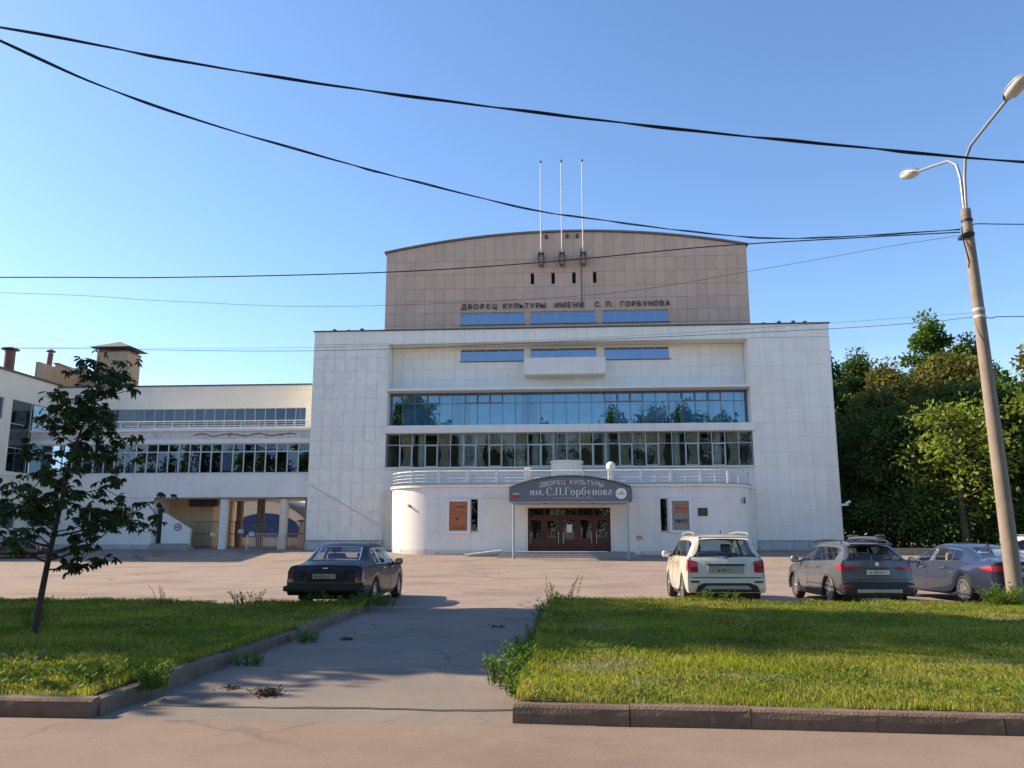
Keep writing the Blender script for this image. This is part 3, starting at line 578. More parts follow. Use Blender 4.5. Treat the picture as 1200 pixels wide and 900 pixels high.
def serif(word, mat, par, x0, x1, y, z, h):           # serifed sign letters built stroke by stroke
    K, T, XH = .135, .05, .66
    def q(mb, *P_): k = len(mb.v); mb.v += [(a_, 0, c_) for a_, c_ in P_]+[(a_, .012/h, c_) for a_, c_ in P_]; n = len(P_); mb.f += [tuple(range(k, k+n)), tuple(range(k+2*n-1, k+n-1, -1))]+[(k+i, k+(i+1) % n, k+n+(i+1) % n, k+n+i) for i in range(n)]
    def bar(mb, a_, c_, e_, f_): q(mb, (a_, e_), (c_, e_), (c_, f_), (a_, f_))
    def stem(mb, x, z0, z1, ser=(1, 1)):
        bar(mb, x, x+K, z0, z1)
        if ser[0]: bar(mb, x-.07, x+K+.07, z0, z0+T*.8)
        if ser[1]: bar(mb, x-.07, x+K+.07, z1-T*.8, z1)
    def ring(mb, cx, cz, rx, rz, a0=0, a1=360, kx=K, kz=T):
        n = 28; pr = None
        for i in range(n+1):
            t_ = R(a0+(a1-a0)*i/n); o_ = (cx+rx*math.cos(t_), cz+rz*math.sin(t_)); i_ = (cx+(rx-kx)*math.cos(t_), cz+(rz-kz)*math.sin(t_))
            if pr: q(mb, pr[0], o_, i_, pr[1])
            pr = (o_, i_)
    def dia(mb, p_, r_, w): q(mb, (p_[0], p_[1]), (p_[0]+w, p_[1]), (r_[0]+w, r_[1]), (r_[0], r_[1]))
    G_ = []
    for ch in word:
        mb = MB(); w = .3
        if ch == 'и': stem(mb, .05, 0, XH); stem(mb, .42, 0, XH); dia(mb, (.12, .04), (.42, XH-.04), T); w = .66
        elif ch == 'м': bar(mb, .06, .12, 0, XH); bar(mb, 0, .2, 0, T*.8); stem(mb, .62, 0, XH); dia(mb, (.30, .05), (.04, XH), K*.9); dia(mb, (.36, .05), (.62, XH), T); w = .86
        elif ch == '.': ring(mb, .1, .07, .08, .08, kx=.079, kz=.079); w = .26
        elif ch == 'С': ring(mb, .42, .5, .42, .52, 50, 310); bar(mb, .66, .71, .66, .95); w = .82
        elif ch == 'П': stem(mb, .07, 0, 1); stem(mb, .60, 0, 1); bar(mb, .07, .73, 1-T, 1); w = .88
        elif ch == 'Г': stem(mb, .07, 0, 1); bar(mb, .07, .62, 1-T, 1); bar(mb, .57, .62, .76, 1); w = .68
        elif ch == 'о': ring(mb, .30, XH/2, .30, XH/2+.01); w = .66
        elif ch == 'р': stem(mb, .06, -.3, XH, (1, 0)); ring(mb, .34, XH/2, .29, XH/2+.01, -140, 140); w = .70
        elif ch == 'б': ring(mb, .30, .33, .30, .34); ring(mb, .40, .55, .40, .42, 95, 190, .10, .09); bar(mb, .36, .58, .92, .99); w = .66
        elif ch == 'у': dia(mb, (.24, 0), (.04, XH), K); dia(mb, (.12, -.28), (.50, XH), T); bar(mb, -.03, .22, XH-T*.8, XH); bar(mb, .42, .6, XH-T*.8, XH); ring(mb, .10, -.24, .09, .07, kx=.08, kz=.06); w = .64
        elif ch == 'н': stem(mb, .05, 0, XH); stem(mb, .42, 0, XH); bar(mb, .1, .5, .32, .32+T); w = .66
        elif ch == 'в': stem(mb, .05, 0, XH, (0, 0)); ring(mb, .22, .49, .24, .175, -90, 90); ring(mb, .22, .18, .30, .185, -90, 90); bar(mb, 0, .24, 0, T*.9); bar(mb, 0, .24, XH-T*.9, XH); bar(mb, .1, .24, .31, .36); w = .60
        elif ch == 'а': bar(mb, .36, .36+K, 0, .5); ring(mb, .28, .45, .22, .22, 20, 165); ring(mb, .25, .18, .24, .19, kx=.11); bar(mb, .40, .58, 0, T); w = .62
        G_.append((mb, w))
    tot = sum(w for _, w in G_)+.07*len(G_); k_ = (x1-x0)/(tot*h); x = x0
    for mb, w in G_:
        if mb.v:
            mb.v = [(x+v[0]*h*k_, y+v[1]*h, z+v[2]*h) for v in mb.v]; under(par, mb.build('sign_letter', mat))
        x += (w+.07)*h*k_
serif('им.', 'letters_w', can, -2.72, -1.72, CY-.014, 4.42, .52)
serif('С.П.Горбунова', 'letters_w', can, -1.60, 2.92, CY-.014, 4.42, .52)
text('sign_lettering', 'WWW.LEGENDADKG.RU', 'frame', can, .2, CY-.012, 4.15, .22, .008, sx=1.1)
w = 'ДВОРЕЦ КУЛЬТУРЫ'
for i, ch in enumerate(w):
    if ch == ' ': continue
    x = -1.92+i*3.95/(len(w)-1); sl = -2*.78*x/4.12**2
    text('sign_letter', ch, 'letters_w' if False else 'cream_plain', can, x+.05, CY-.012, carc(x)-.52, .42, .01, ry=-math.degrees(math.atan(sl)))
em = MB().cyl((3.45, CY-.03, 4.52), (3.45, CY-.001, 4.52), .37, n=32).build('emblem', 'letters_w', can)
b = MB()
for pts_ in ([(3.2, 4.5), (3.33, 4.46), (3.42, 4.5), (3.5, 4.56)], [(3.48, 4.47), (3.58, 4.46), (3.7, 4.48)], [(3.4, 4.58), (3.48, 4.62), (3.6, 4.58)]): b.tube([(x, CY-.035, z) for x, z in pts_], .018, 6)
under(can, b.build('emblem_mark', 'ink'))
e2 = under(can, MB().box(-3.92, -3.46, CY-.02, CY-.001, 4.22, 4.43).build('emblem', 'red'))
b = MB()
for k in range(4): b.box(-3.9+k*.115, -3.9+k*.115+.08, CY-.02, CY-.001, 4.45, 4.58)
under(can, b.build('emblem_mark', 'frame_white'))
PB(MB().box(4.65, 5.05, 59.99, 59.999, 1.55, 1.72).box(4.72, 4.85, 59.991, 59.9992, 1.4, 1.6).box(4.95, 5.12, 59.991, 59.9991, 1.45, 1.6), 'peeled_patch', 'shaft')
# ------------------------------------------------------------------ gallery with the passage on columns
gal = thing('gallery_building', 'long low cream gallery with two glazed storeys standing on columns over a gated passage', 'building', (0, 64.7, .7))
gal_inv = Matrix.Translation(gal.location).inverted()
def GB(mb, name, mat, smooth=False, bevel=0):
    o = mb.build(name, mat, gal, smooth, bevel); o.matrix_parent_inverse = gal_inv; return o
GX0, GX1, GF = -44.38, -20.80, 64.7
GB(MB().box(GX0, GX1, GF, GF+.35, 4.76, 6.60), 'wall', 'white')
GB(MB().box(GX0, GX1, GF+.35, 73, 4.76, 5.0), 'passage_ceiling', 'cream_plain')
GB(MB().box(GX0, GX1, GF-.06, GF+.3, 6.6, 6.66), 'window_sill', 'letters_w')
GB(MB().box(GX0, GX1, GF-.02, GF+.4, 9.10, 9.45), 'lintel', 'white')
GB(MB().box(GX0, GX1, GF+.01, GF+.4, 9.45, 10.1), 'balcony_front', 'peel')
GB(MB().box(GX0, GX1, GF-.12, 67.9, 10.1, 10.28), 'balcony_slab', 'white')
GB(MB().wall(GX0-.3, GX1, 10.28, 14.4, 67.8, 68.1, [(-43.6, -22.3, 10.84, 12.46)]), 'upper_wall', 'cream_wall')
GB(MB().box(GX0-.3, GX1+.05, 67.55, 74, 14.4, 14.5), 'roof_edge', 'metal_dark')
GB(MB().box(GX0-.2, GX1, 67.7, 68.05, 14.05, 14.395), 'cornice', 'white')
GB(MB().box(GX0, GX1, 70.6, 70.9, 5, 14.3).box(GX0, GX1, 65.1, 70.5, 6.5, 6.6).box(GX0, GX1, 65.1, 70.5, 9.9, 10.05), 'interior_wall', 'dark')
window_band(gal, GX0+.1, GX1-.05, 6.66, 9.10, GF+.1, 26, 8.42, 'frame_white', 'glass_gal', .09, inv=gal_inv, rj=.012)
window_band(gal, -43.6, -22.3, 10.84, 12.46, 67.9, 24, None, 'frame', 'glass_gal', .05, inv=gal_inv, rj=.012)
for i in range(18):
    x = GX0+1+i*1.28+random.uniform(-.2, .2)
    if random.random() < .9:
        n = 16; mb = MB(); w = random.uniform(.5, 1.1); zb = random.choice((6.7, 6.7, 6.9, 8.2))
        for z in (9.1, zb):
            for k in range(n+1): mb.v.append((x+w*(k/n-.5), 65.35+.05*math.sin(k*1.9), z))
        for k in range(n): mb.f.append((k, k+1, n+2+k, n+1+k))
        GB(mb, 'curtain', 'curtain_blue' if i % 3 else 'sheer', True)
GB(MB().cyl((-23.0, 68.9, 10.3), (-23.0, 68.9, 14), .28, n=16), 'column', 'column', True)
# balcony railing
rl = GB(MB().tube([(GX0, GF-.02, 10.92), (GX1, GF-.02, 10.92)], .035, 6), 'railing', 'rail')
for z in (10.55, 10.75): under(rl, MB().tube([(GX0, GF-.02, z), (GX1, GF-.02, z)], .02, 6).build('rail', 'rail'))
for i in range(17): x = GX0+.4+i*1.45; under(rl, MB().box(x-.025, x+.025, GF-.045, GF+.005, 10.28, 10.92).build('post', 'rail'))
# peeled plaster and a loose cable on the balcony front
GB(MB().box(-29.6, -26.9, GF-.02, GF+.009, 9.47, 9.95), 'peeled_patch', 'peel')
GB(MB().tube([(-30.5+i*.5, GF-.05, 9.75+.10*math.sin(i*1.3)+.03*(i % 3)) for i in range(18)], .03, 6), 'loose_cable', 'iron')
# ground floor block left of the passage
GB(MB().wall(GX0, -33.45, .2, 4.755, GF+.05, GF+.4, [(-39.75, -37.88, 2.46, 4.0), (-36.95, -35.04, 2.46, 4.0), (-43.4, -41.6, 2.46, 4.0)]), 'wall', 'white')
GB(MB().box(GX0, -33.4, GF-.02, GF+.05, .2, 1.05), 'plinth', 'plinth')
GB(MB().box(-33.8, -33.45, GF+.4, 72.5, .2, 4.755), 'wall', 'white')
for h in ((-39.75, -37.88), (-36.95, -35.04), (-43.4, -41.6)):
    window_band(gal, h[0], h[1], 2.46, 4.0, GF+.2, 2, None, 'frame', 'glass_gal', .07, inv=gal_inv)
GB(MB().box(GX0, -33.9, 66.5, 66.6, .3, 4.7), 'interior_wall', 'dark')
# columns of the passage
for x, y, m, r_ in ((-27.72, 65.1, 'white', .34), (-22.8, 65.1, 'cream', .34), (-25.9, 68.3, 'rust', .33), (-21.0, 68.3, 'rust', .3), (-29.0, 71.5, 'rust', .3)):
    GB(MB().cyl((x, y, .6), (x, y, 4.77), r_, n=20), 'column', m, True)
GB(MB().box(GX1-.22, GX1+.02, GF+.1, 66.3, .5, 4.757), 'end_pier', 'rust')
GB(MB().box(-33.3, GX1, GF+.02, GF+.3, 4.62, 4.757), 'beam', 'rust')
GB(MB().box(-33.4, -29.7, 67.6, 67.9, .5, 4.75), 'inner_wall', 'beige')
GB(MB().box(-29.98, -29.7, 67.9, 72.2, .5, 4.75), 'inner_wall', 'beige')
GB(MB().box(-31.3, -28.9, 66.4, 66.9, 4.1, 4.75), 'duct', 'iron')
# sloping stair wall with a round sign, steps in front
sw = GB(MB().prism([(-32.9, .5), (-30.52, .5), (-30.52, 2.30), (-30.75, 2.42), (-32.7, 3.56), (-32.9, 3.56)], .25, 'y', 65.3), 'stair_wall', 'white')
disc = under(sw, MB().cyl((-31.55, 65.27, 2.42), (-31.55, 65.301, 2.42), .29, n=28).build('round_sign', 'iron'))
under(sw, MB().cyl((-31.55, 65.25, 2.42), (-31.55, 65.272, 2.42), .22, n=28).build('round_sign', 'frame_white'))
under(sw, MB().box(-31.7, -31.4, 65.235, 65.252, 2.38, 2.46).build('sign_print', 'iron'))
GB(MB().box(-33.35, -32.95, 65.5, 65.7, .5, 3.9), 'doorway', 'dark')
for k in range(3): GB(MB().box(-33.3+.0*k, -30.6+.25*(2-k), 64.0+.35*k, 65.28, .5, .86+.13*k), 'step', 'step', bevel=.02)
# ------------------------------------------------------------------ side wing on the left, its glazed stair facing the court
wing = thing('side_wing_building', 'tall cream side wing with a glazed stairwell and dark roof edge', 'building', (-44.38, 60, .4), R(90))
wing_inv = (Matrix.Translation(wing.location) @ Matrix.Rotation(R(90), 4, 'Z')).inverted()
W2 = Matrix.Rotation(R(90), 4, 'Z')          # local x = world y, local y = -world x
def WB(mb, name, mat, smooth=False, bevel=0):
    mb.v = [(-v[1], v[0], v[2]) for v in mb.v]
    o = mb.build(name, mat, wing, smooth, bevel); o.matrix_parent_inverse = wing_inv; return o
WF = 44.38
WH = [(62.1, 67.2, 6.74, 12.5), (58.6, 61.1, 10.75, 12.45), (61.0, 63.9, 2.3, 4.3), (58.6, 60.2, 2.3, 4.3)]
WB(MB().wall(57.6, 67.79, .2, 14.6, WF, WF+.35, WH), 'wall', 'cream_wall')
WB(MB().box(57.6, 57.95, WF+.35, 62, .2, 14.6), 'wall', 'cream_plain'); WB(MB().box(57.6, 85, 61.7, 62, .2, 14.6), 'wall', 'cream_plain')
WB(MB().box(67.8, 85, WF+.3, WF+.6, 10, 14.6), 'wall', 'cream_plain')
WB(MB().box(57.3, 68.0, WF-.25, 62.3, 14.6, 14.72), 'roof_edge', 'metal_dark')
WB(MB().box(57.6, 64.69, WF-.12, WF+.01, 6.4, 6.62), 'string_course', 'white')
WB(MB().box(57.6, 64.68, WF-.05, WF, .2, 1.0), 'plinth', 'plinth')
WB(MB().cyl((67.6, WF-.1, 10.3), (67.6, WF-.1, 14.5), .06, n=8), 'downpipe', 'grey_post', True)
WB(MB().box(57.7, 67.7, WF+2.0, WF+2.2, .3, 14.5), 'interior_wall', 'dark')
def wing_window(x0, x1, z0, z1, nx, nz_):
    fw = .08; mb = MB()
    for i in range(nx+1): x = x0+(x1-x0)*i/nx; mb.box(max(x0, x-fw/2), min(x1, x+fw/2), WF+.1, WF+.2, z0, z1)
    for j in range(nz_+1):
        z = z0+(z1-z0)*j/nz_
        for i in range(nx): mb.box(x0+(x1-x0)*i/nx+fw/2, x0+(x1-x0)*(i+1)/nx-fw/2, WF+.103, WF+.197, max(z0, z-fw/2), min(z1, z+fw/2))
    fr = WB(mb, 'window', 'frame')
    for i in range(nx):
        for j in range(nz_):
            a, c = x0+(x1-x0)*i/nx+fw/2, x0+(x1-x0)*(i+1)/nx-fw/2; e, f = z0+(z1-z0)*j/nz_+fw/2, z0+(z1-z0)*(j+1)/nz_-fw/2
            piece('pane', 'glass_wing', fr, -WF-.15, -WF-.14, a, c, e, f, (0, 0, random.gauss(0, .006)))
wing_window(62.1, 67.2, 6.74, 12.5, 2, 3); wing_window(58.6, 61.1, 10.75, 12.45, 2, 1); wing_window(61.0, 63.9, 2.3, 4.3, 2, 1); wing_window(58.6, 60.2, 2.3, 4.3, 1, 1)
# roof structures behind
WB(MB().box(66, 74, 45.2, 45.5, 14.6, 16.4).box(73.5, 74, 45.5, 48.2, 14.6, 17.4), 'roof_house_wall', 'shaft')
sh = thing('vent_shaft', 'ochre brick ventilation shaft with a pyramid cap on the gallery roof', 'ventilation shaft', (-41.9, 72.5, 14.5))
MB().box(-1.45, 1.45, -1.2, 1.2, -.1, 4.0).build('shaft', 'shaft', sh, bevel=.02)
MB().box(-1.5, 1.5, -1.25, 1.25, 3.9, 4.02).build('coping', 'roof', sh)
for x in (-1.2, 1.2):
    for y in (-1, 1): MB().box(x-.05, x+.05, y-.05, y+.05, 4.02, 4.35).build('cap_leg', 'iron', sh)
cp = MB(); cp.v = [(-2.0, -1.7, 4.32), (2.0, -1.7, 4.32), (2.0, 1.7, 4.32), (-2.0, 1.7, 4.32), (0, 0, 5.15)]; cp.f = [(0, 3, 2, 1), (0, 1, 4), (1, 2, 4), (2, 3, 4), (3, 0, 4)]
cp.build('cap', 'roof', sh)
bh = thing('roof_house', 'low ochre roof house with sloped top beside the ventilation shaft', 'roof house', (-46, 71.8, 14.6))
MB().prism([(-1.6, 0), (2.6, 0), (2.6, 1.0), (-1.3, 2.9), (-1.6, 2.9)], 2.5, 'y', 0).build('wall', 'shaft', bh)
cp = MB(); cp.v = [(-1.75, -.1, 2.95), (-1.25, -.1, 2.95), (2.7, -.1, 1.02), (-1.75, 2.6, 2.95), (-1.25, 2.6, 2.95), (2.7, 2.6, 1.02)]; cp.f = [(0, 1, 4, 3), (1, 2, 5, 4)]
o = cp.build('roof', 'roof', bh); md = o.modifiers.new('t', 'SOLIDIFY'); md.thickness = .1
for nm, x, y, z0, z1, lean, lab in (('roof_vent_pipe', -47.9, 66.0, 14.5, 17.35, 0, 'short thick brown vent pipe with a flat cap on the side wing roof'), ('roof_vent_pipe', -47.85, 71.0, 14.5, 18.3, .25, 'slender leaning brown vent pipe with a cap behind the side wing roof edge')):
    t = thing(nm, lab, 'pipe', (x, y, z0)); r_ = .42 if not lean else .24
    MB().cyl((0, 0, 0), (lean, 0, z1-z0), r_, n=18).build('pipe', 'brown_pipe', t, True)
    MB().lathe([(0, -.05), (r_*1.7, 0), (r_*1.7, .08), (0, .3)], (lean, 0, z1-z0+.12), 18).build('cap', 'brown_pipe', t)
# ------------------------------------------------------------------ yard seen through the passage
hg = thing('arched_hangar', 'cream hangar with an arched roof and blue mural behind the passage', 'hangar', (-37.3, 94, .75))
n = 24; AR = [(-8.2*math.cos(math.pi*i/n), 5.4*math.sin(math.pi*i/n)) for i in range(n+1)]
MB().prism(AR, .3, 'y', 0).build('end_wall', 'cream', hg)
mb = MB()
for i, (x, z) in enumerate(AR): mb.v += [(x*1.03, -.25, z*1.04), (x*1.03, 14, z*1.04)]
for i in range(n): mb.f.append((2*i, 2*i+2, 2*i+3, 2*i+1))
o = mb.build('roof', 'roof', hg, True); md = o.modifiers.new('t', 'SOLIDIFY'); md.thickness = .15
MB().prism([(2.2+4.1*math.cos(2*math.pi*i/40), 1.6+2.0*math.sin(2*math.pi*i/40)) for i in range(40)], .03, 'y', -.04).build('mural', 'blue', hg)
MB().prism([(-3.4+.35*math.cos(2*math.pi*i/20)+.4, 2.0+1.6*math.sin(2*math.pi*i/20)) for i in range(20)], .03, 'y', -.04).build('mural', 'blue', hg)
yw = thing('yard_wall', 'low grey yard wall in front of the hangar', 'wall', (-34, 84, .75)); 
mb = MB().box(-12, 12, 0, .3, 0, .85); mb.build('wall', 'plinth', yw); MB().box(-12.1, 12.1, -.05, .35, .85, .92).build('coping', 'roof', yw)
yb = thing('yard_building', 'pale building with a slanted gable at the end of the yard', 'building', (-27.2, 104, .75))
MB().prism([(-2.5, 0), (6, 0), (6, 9.5), (1.2, 9.5), (-2.5, 4.6)], 8, 'y', 0).build('wall', 'cream', yb); MB().prism([(-2.75, 4.55), (1.1, 9.75), (1.3, 9.55), (-2.5, 4.45)], 8.4, 'y', -.2).build('roof', 'roof', yb)
# gate fence of iron bars in the passage
gf = thing('gate_fence', 'black iron bar gate closing the passage between the columns', 'gate', (-25.7, 66, .72))
for z in (.15, 1.15, 2.1): MB().box(-4.8, 4.75, -.025, .025, z, z+.05).build('rail', 'iron', gf)
for i in range(49):
    x = -4.8+i*.199; piece('bar', 'iron', gf, x-.013, x+.013, -.013, .013, 0, 2.15 if i % 12 else 2.3)
for x, z in ((.0, 1.0), (-3.2, .95), (-.9, 1.2)): MB().box(x-.22, x+.22, -.05, -.03, z, z+.32).build('notice', 'paper', gf)
def barrier(x, w, lab, mat, y=63.9):
    t = thing('crowd_barrier', lab, 'barrier', (x, y, gz(y)))
    fr = MB().tube([(-w/2, 0, 0), (-w/2, 0, 1.15), (-w/2+.12, 0, 1.27), (w/2-.12, 0, 1.27), (w/2, 0, 1.15), (w/2, 0, 0)], .03, 6).tube([(-w/2, 0, .22), (w/2, 0, .22)], .022, 6).build('frame', mat, t)
    nb = int(w/.14)
    for i in range(1, nb): a = -w/2+w*i/nb; MB().cyl((a, 0, .22), (a, 0, 1.26), .011, n=6).build('bar', mat, t)
    for a in (-w/2+.1, w/2-.1): MB().box(a-.03, a+.03, -.3, .3, .0, .03).build('foot', mat, t)
    return t
barrier(-24.0, 2.5, 'silver steel crowd barrier in front of the passage columns', 'steel')
barrier(-21.6, 1.1, 'faded orange crowd barrier beside the white tower corner', 'orange')
pb = thing('portable_cabin', 'small pale blue cabin behind the gate at the passage end', 'cabin', (-24.2, 78, .75)); MB().box(-1.6, 1.6, 0, 2, 0, 2.4).build('wall', 'grey_post', pb); MB().box(-1.7, 1.7, -.15, 2.1, 2.4, 2.5).build('roof', 'metal_dark', pb); MB().box(-.6, .6, -.03, -.001, 1.0, 1.9).build('window', 'plaque', pb)
# low concrete wall and marker post before the wood on the right
lw = thing('low_wall', 'low weathered concrete wall along the edge of the wood', 'wall', (42, 60, .37))
for i in range(12): MB().box(-20.5+i*3.4, -20.5+i*3.4+3.36, 0, .3, 0, .5+random.uniform(-.02, .02)).build('panel', 'rust', lw)
t = thing('concrete_post', 'short pale concrete post standing before the dark trees', 'post', (27.6, 55, gz(55))); MB().prism([(-.3, 0), (.3, 0), (.3, 1.5), (.2, 1.75), (-.2, 1.75), (-.3, 1.5)], .5, 'y', 0).build('post', 'plinth', t, bevel=.03)
# ------------------------------------------------------------------ lawns
def hnoise(x, y):
    return .5*np.sin(x*.9+1.3*np.sin(y*.7))+.5*np.sin(y*1.1+1.7*np.sin(x*.5+2))
def lawn_z(x, y):
    return .15+.028*hnoise(x*.6, y*.6)+.018*hnoise(x*2.1+3, y*2.3)+.010*hnoise(x*5.3+1, y*6.1)
KS = -.045
def kline(x): return 7.50+KS*(x+.5)       # road kerb of the right lawn, a little askew to the building
def lawn(x0, x1, y0, y1, skew=False):
    xs = np.linspace(x0, x1, max(2, int((x1-x0)/.13))); ysl = np.linspace(y0, y1, int((y1-y0)/.13)); X, Y = np.meshgrid(xs, ysl)
    if skew: Y = Y+KS*(X-x0)*(y1-Y)/(y1-y0)
    Z = lawn_z(X, Y); mb = MB(); nx = len(xs); ny = len(ysl)
    mb.v = [tuple(map(float, p)) for p in zip(X.ravel(), Y.ravel(), Z.ravel())]
    for j in range(ny-1):
        for i in range(nx-1): a = j*nx+i; mb.f.append((a, a+1, a+nx+1, a+nx))
    # skirt down into the ground
    rim = [i for i in range(nx)]+[nx*j+nx-1 for j in range(1, ny)]+[nx*(ny-1)+i for i in range(nx-2, -1, -1)]+[nx*j for j in range(ny-2, 0, -1)]
    k = len(mb.v); mb.v += [(mb.v[i][0], mb.v[i][1], -.05) for i in rim]; n = len(rim)
    for i in range(n): mb.f.append((rim[i], k+i, k+(i+1) % n, rim[(i+1) % n]))
    return struct(mb.build('lawn', 'lawn_soil', None, True))
lawn(-30, -4.46, 7.6, 18.25); lawn(-.46, 30, 7.65, 19.35, True)
MT['silver_k'] = M('chalk', (.26, .21, .17), .9)
# ------------------------------------------------------------------ kerb stones
kb_ = MB().prism([(-.5, kline(-.5)+.04), (26, kline(26)+.04), (26, kline(26)+.13), (-.5, kline(-.5)+.13)], .13, 'z', -.1); kerb = struct(kb_.build('kerb', 'kerb'))
kerb_l = struct(MB().box(-34, -4.36, 7.47, 7.58, -.1, .05).build('kerb', 'kerb'))
def kerb_mesh(L):
    prof = [(0, -.08), (.010, .09), (.02, .138), (.045, .160), (.15, .165), (.15, -.08)]
    mb = MB(); k = 5
    for i in range(k+1):
        x = L*i/k; j = [random.uniform(-.004, .004) for _ in prof]
        mb.v += [(x, y+a, z+a*.6) for (y, z), a in zip(prof, j)]
    n = len(prof)
    for i in range(k):
        for q in range(n): mb.f.append((i*n+q, i*n+(q+1) % n, (i+1)*n+(q+1) % n, (i+1)*n+q))
    mb.f.append(tuple(range(n))); mb.f.append(tuple(k*n+n-1-q for q in range(n)))
    o = mb.build('kerb_stone', 'kerb'); me = o.data; bpy.data.objects.remove(o); return me
KM = [kerb_mesh(1.0) for _ in range(4)]
def kerb_run(p, d, n, par, step=1.006, dz=0., first=0, jz=.008):
    d = Vector(d).normalized(); a = math.atan2(d.y, d.x)
    for i in range(n):
        o = bpy.data.objects.new('kerb_stone', random.choice(KM)); col.objects.link(o); o.parent = par
        q = Vector(p)+d*(step*i); o.location = (q.x+random.uniform(-.005, .005), q.y+random.uniform(-.01, .008), dz+random.uniform(-jz, jz))
        o.rotation_euler = (random.uniform(-.02, .02), random.uniform(-.006, .006), a+random.uniform(-.008, .008))
kerb_run((-.52, kline(-.52), 0), (1, KS, 0), 26, kerb)
kerb_run((-4.28-1.006*24, 7.43, 0), (1, 0, 0), 23, kerb_l)
o = bpy.data.objects.new('kerb_stone', KM[0]); col.objects.link(o); o.parent = kerb_l; o.location = (-5.29, 7.43, 0.005); o.scale = (1.02, 1, 1)
kerb_run((-4.24, 7.56, 0), (-.02, 1, 0), 12, kerb_l, .98, -.012, jz=.02)
for y, z in ((7.62, -.04), (8.5, -.06), (10.9, -.05), (12.6, -.01), (13.6, -.05), (15.2, -.05)):
    o = bpy.data.objects.new('kerb_stone', random.choice(KM)); col.objects.link(o); o.parent = kerb; o.location = (-.36, y, z); o.rotation_euler = (0, random.uniform(-.04, .04), R(90)+random.uniform(-.03, .03)); o.scale = (.9, 1, 1)
text('chalk_mark', 'E', 'silver_k', kerb, 1.18, kline(1.18)+.004, .05, .085, .003, rx=84)
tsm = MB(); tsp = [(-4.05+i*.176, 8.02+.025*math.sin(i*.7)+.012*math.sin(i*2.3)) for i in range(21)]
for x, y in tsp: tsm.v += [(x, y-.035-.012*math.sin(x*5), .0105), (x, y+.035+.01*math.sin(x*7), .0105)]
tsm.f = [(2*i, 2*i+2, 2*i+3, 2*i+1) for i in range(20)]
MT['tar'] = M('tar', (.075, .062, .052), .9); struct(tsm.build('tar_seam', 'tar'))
# ------------------------------------------------------------------ grass
def grassmat(name):
    m = leafmat(name, (.035, .085, .008), (.30, .33, .026), .48, .5); nt = m.node_tree; N = nt.nodes; L = nt.links
    b = N['Principled BSDF']; src = b.inputs['Base Color'].links[0].from_socket; tr = [n for n in N if n.type == 'BSDF_TRANSLUCENT'][0]
    geo = N.new('ShaderNodeNewGeometry'); n2 = N.new('ShaderNodeTexNoise'); n2.inputs['Scale'].default_value = .8; n2.inputs['Detail'].default_value = 6; n2.inputs['Roughness'].default_value = .7
    L.new(geo.outputs['Position'], n2.inputs['Vector'])
    ml = N.new('ShaderNodeMath'); ml.operation = 'MULTIPLY_ADD'; ml.inputs[1].default_value = .45; L.new(geo.outputs['Random Per Island'], ml.inputs[0]); L.new(n2.outputs['Fac'], ml.inputs[2])
    r = N.new('ShaderNodeMapRange'); r.inputs[1].default_value = .70; r.inputs[2].default_value = .95; L.new(ml.outputs[0], r.inputs[0])
    mx = N.new('ShaderNodeMix'); mx.data_type = 'RGBA'; mx.inputs['B'].default_value = (.40, .33, .12, 1); L.new(r.outputs[0], mx.inputs['Factor']); L.new(src, mx.inputs['A'])
    L.new(mx.outputs['Result'], b.inputs['Base Color']); v = [n for n in N if n.type == 'VECT_MATH' and n.operation == 'MULTIPLY'][0]; v.inputs[1].default_value = (1.45, 1.5, .6); L.new(mx.outputs['Result'], v.inputs[0]); return m
MT['grass'] = grassmat('grass')
MT['weed'] = leafmat('weed_leaf', (.06, .13, .018), (.15, .23, .035), .4)
def raw_mesh(name, V, loops, sizes, mat, parent=None):
    me = bpy.data.meshes.new(name); me.vertices.add(len(V)); me.vertices.foreach_set('co', V.astype(np.float32).ravel())
    me.loops.add(len(loops)); me.loops.foreach_set('vertex_index', loops.astype(np.int32)); me.polygons.add(len(sizes))
    st = np.concatenate([[0], np.cumsum(sizes)[:-1]]).astype(np.int32); me.polygons.foreach_set('loop_start', st); me.polygons.foreach_set('loop_total', sizes.astype(np.int32))
    me.update(calc_edges=True); me.validate(); me.materials.append(MT[mat]); o = bpy.data.objects.new(name, me); col.objects.link(o); o.parent = parent; return o
def blades(px, py, pz, h, w, mat, name='grass'):
    n = len(px); a = rng.uniform(0, 2*np.pi, n); lean = rng.uniform(.1, .75, n)*h; b = rng.uniform(0, 2*np.pi, n)
    wx, wy = np.cos(a)*w, np.sin(a)*w; lx, ly = np.cos(b)*lean, np.sin(b)*lean
    V = np.empty((n, 5, 3))
    V[:, 0] = np.stack([px-wx, py-wy, pz-.01], 1); V[:, 1] = np.stack([px+wx, py+wy, pz-.01], 1)
    V[:, 2] = np.stack([px+wx*.75+lx*.35, py+wy*.75+ly*.35, pz+h*.6], 1); V[:, 3] = np.stack([px-wx*.75+lx*.35, py-wy*.75+ly*.35, pz+h*.6], 1)
    V[:, 4] = np.stack([px+lx, py+ly, pz+h], 1)
    base = (np.arange(n)*5)[:, None]; L = (base+np.array([[0, 1, 2, 3, 3, 2, 4]])).ravel(); S_ = np.tile([4, 3], n)
    o = raw_mesh(name, V.reshape(-1, 3), L, S_, mat); o['kind'] = 'stuff'; return o
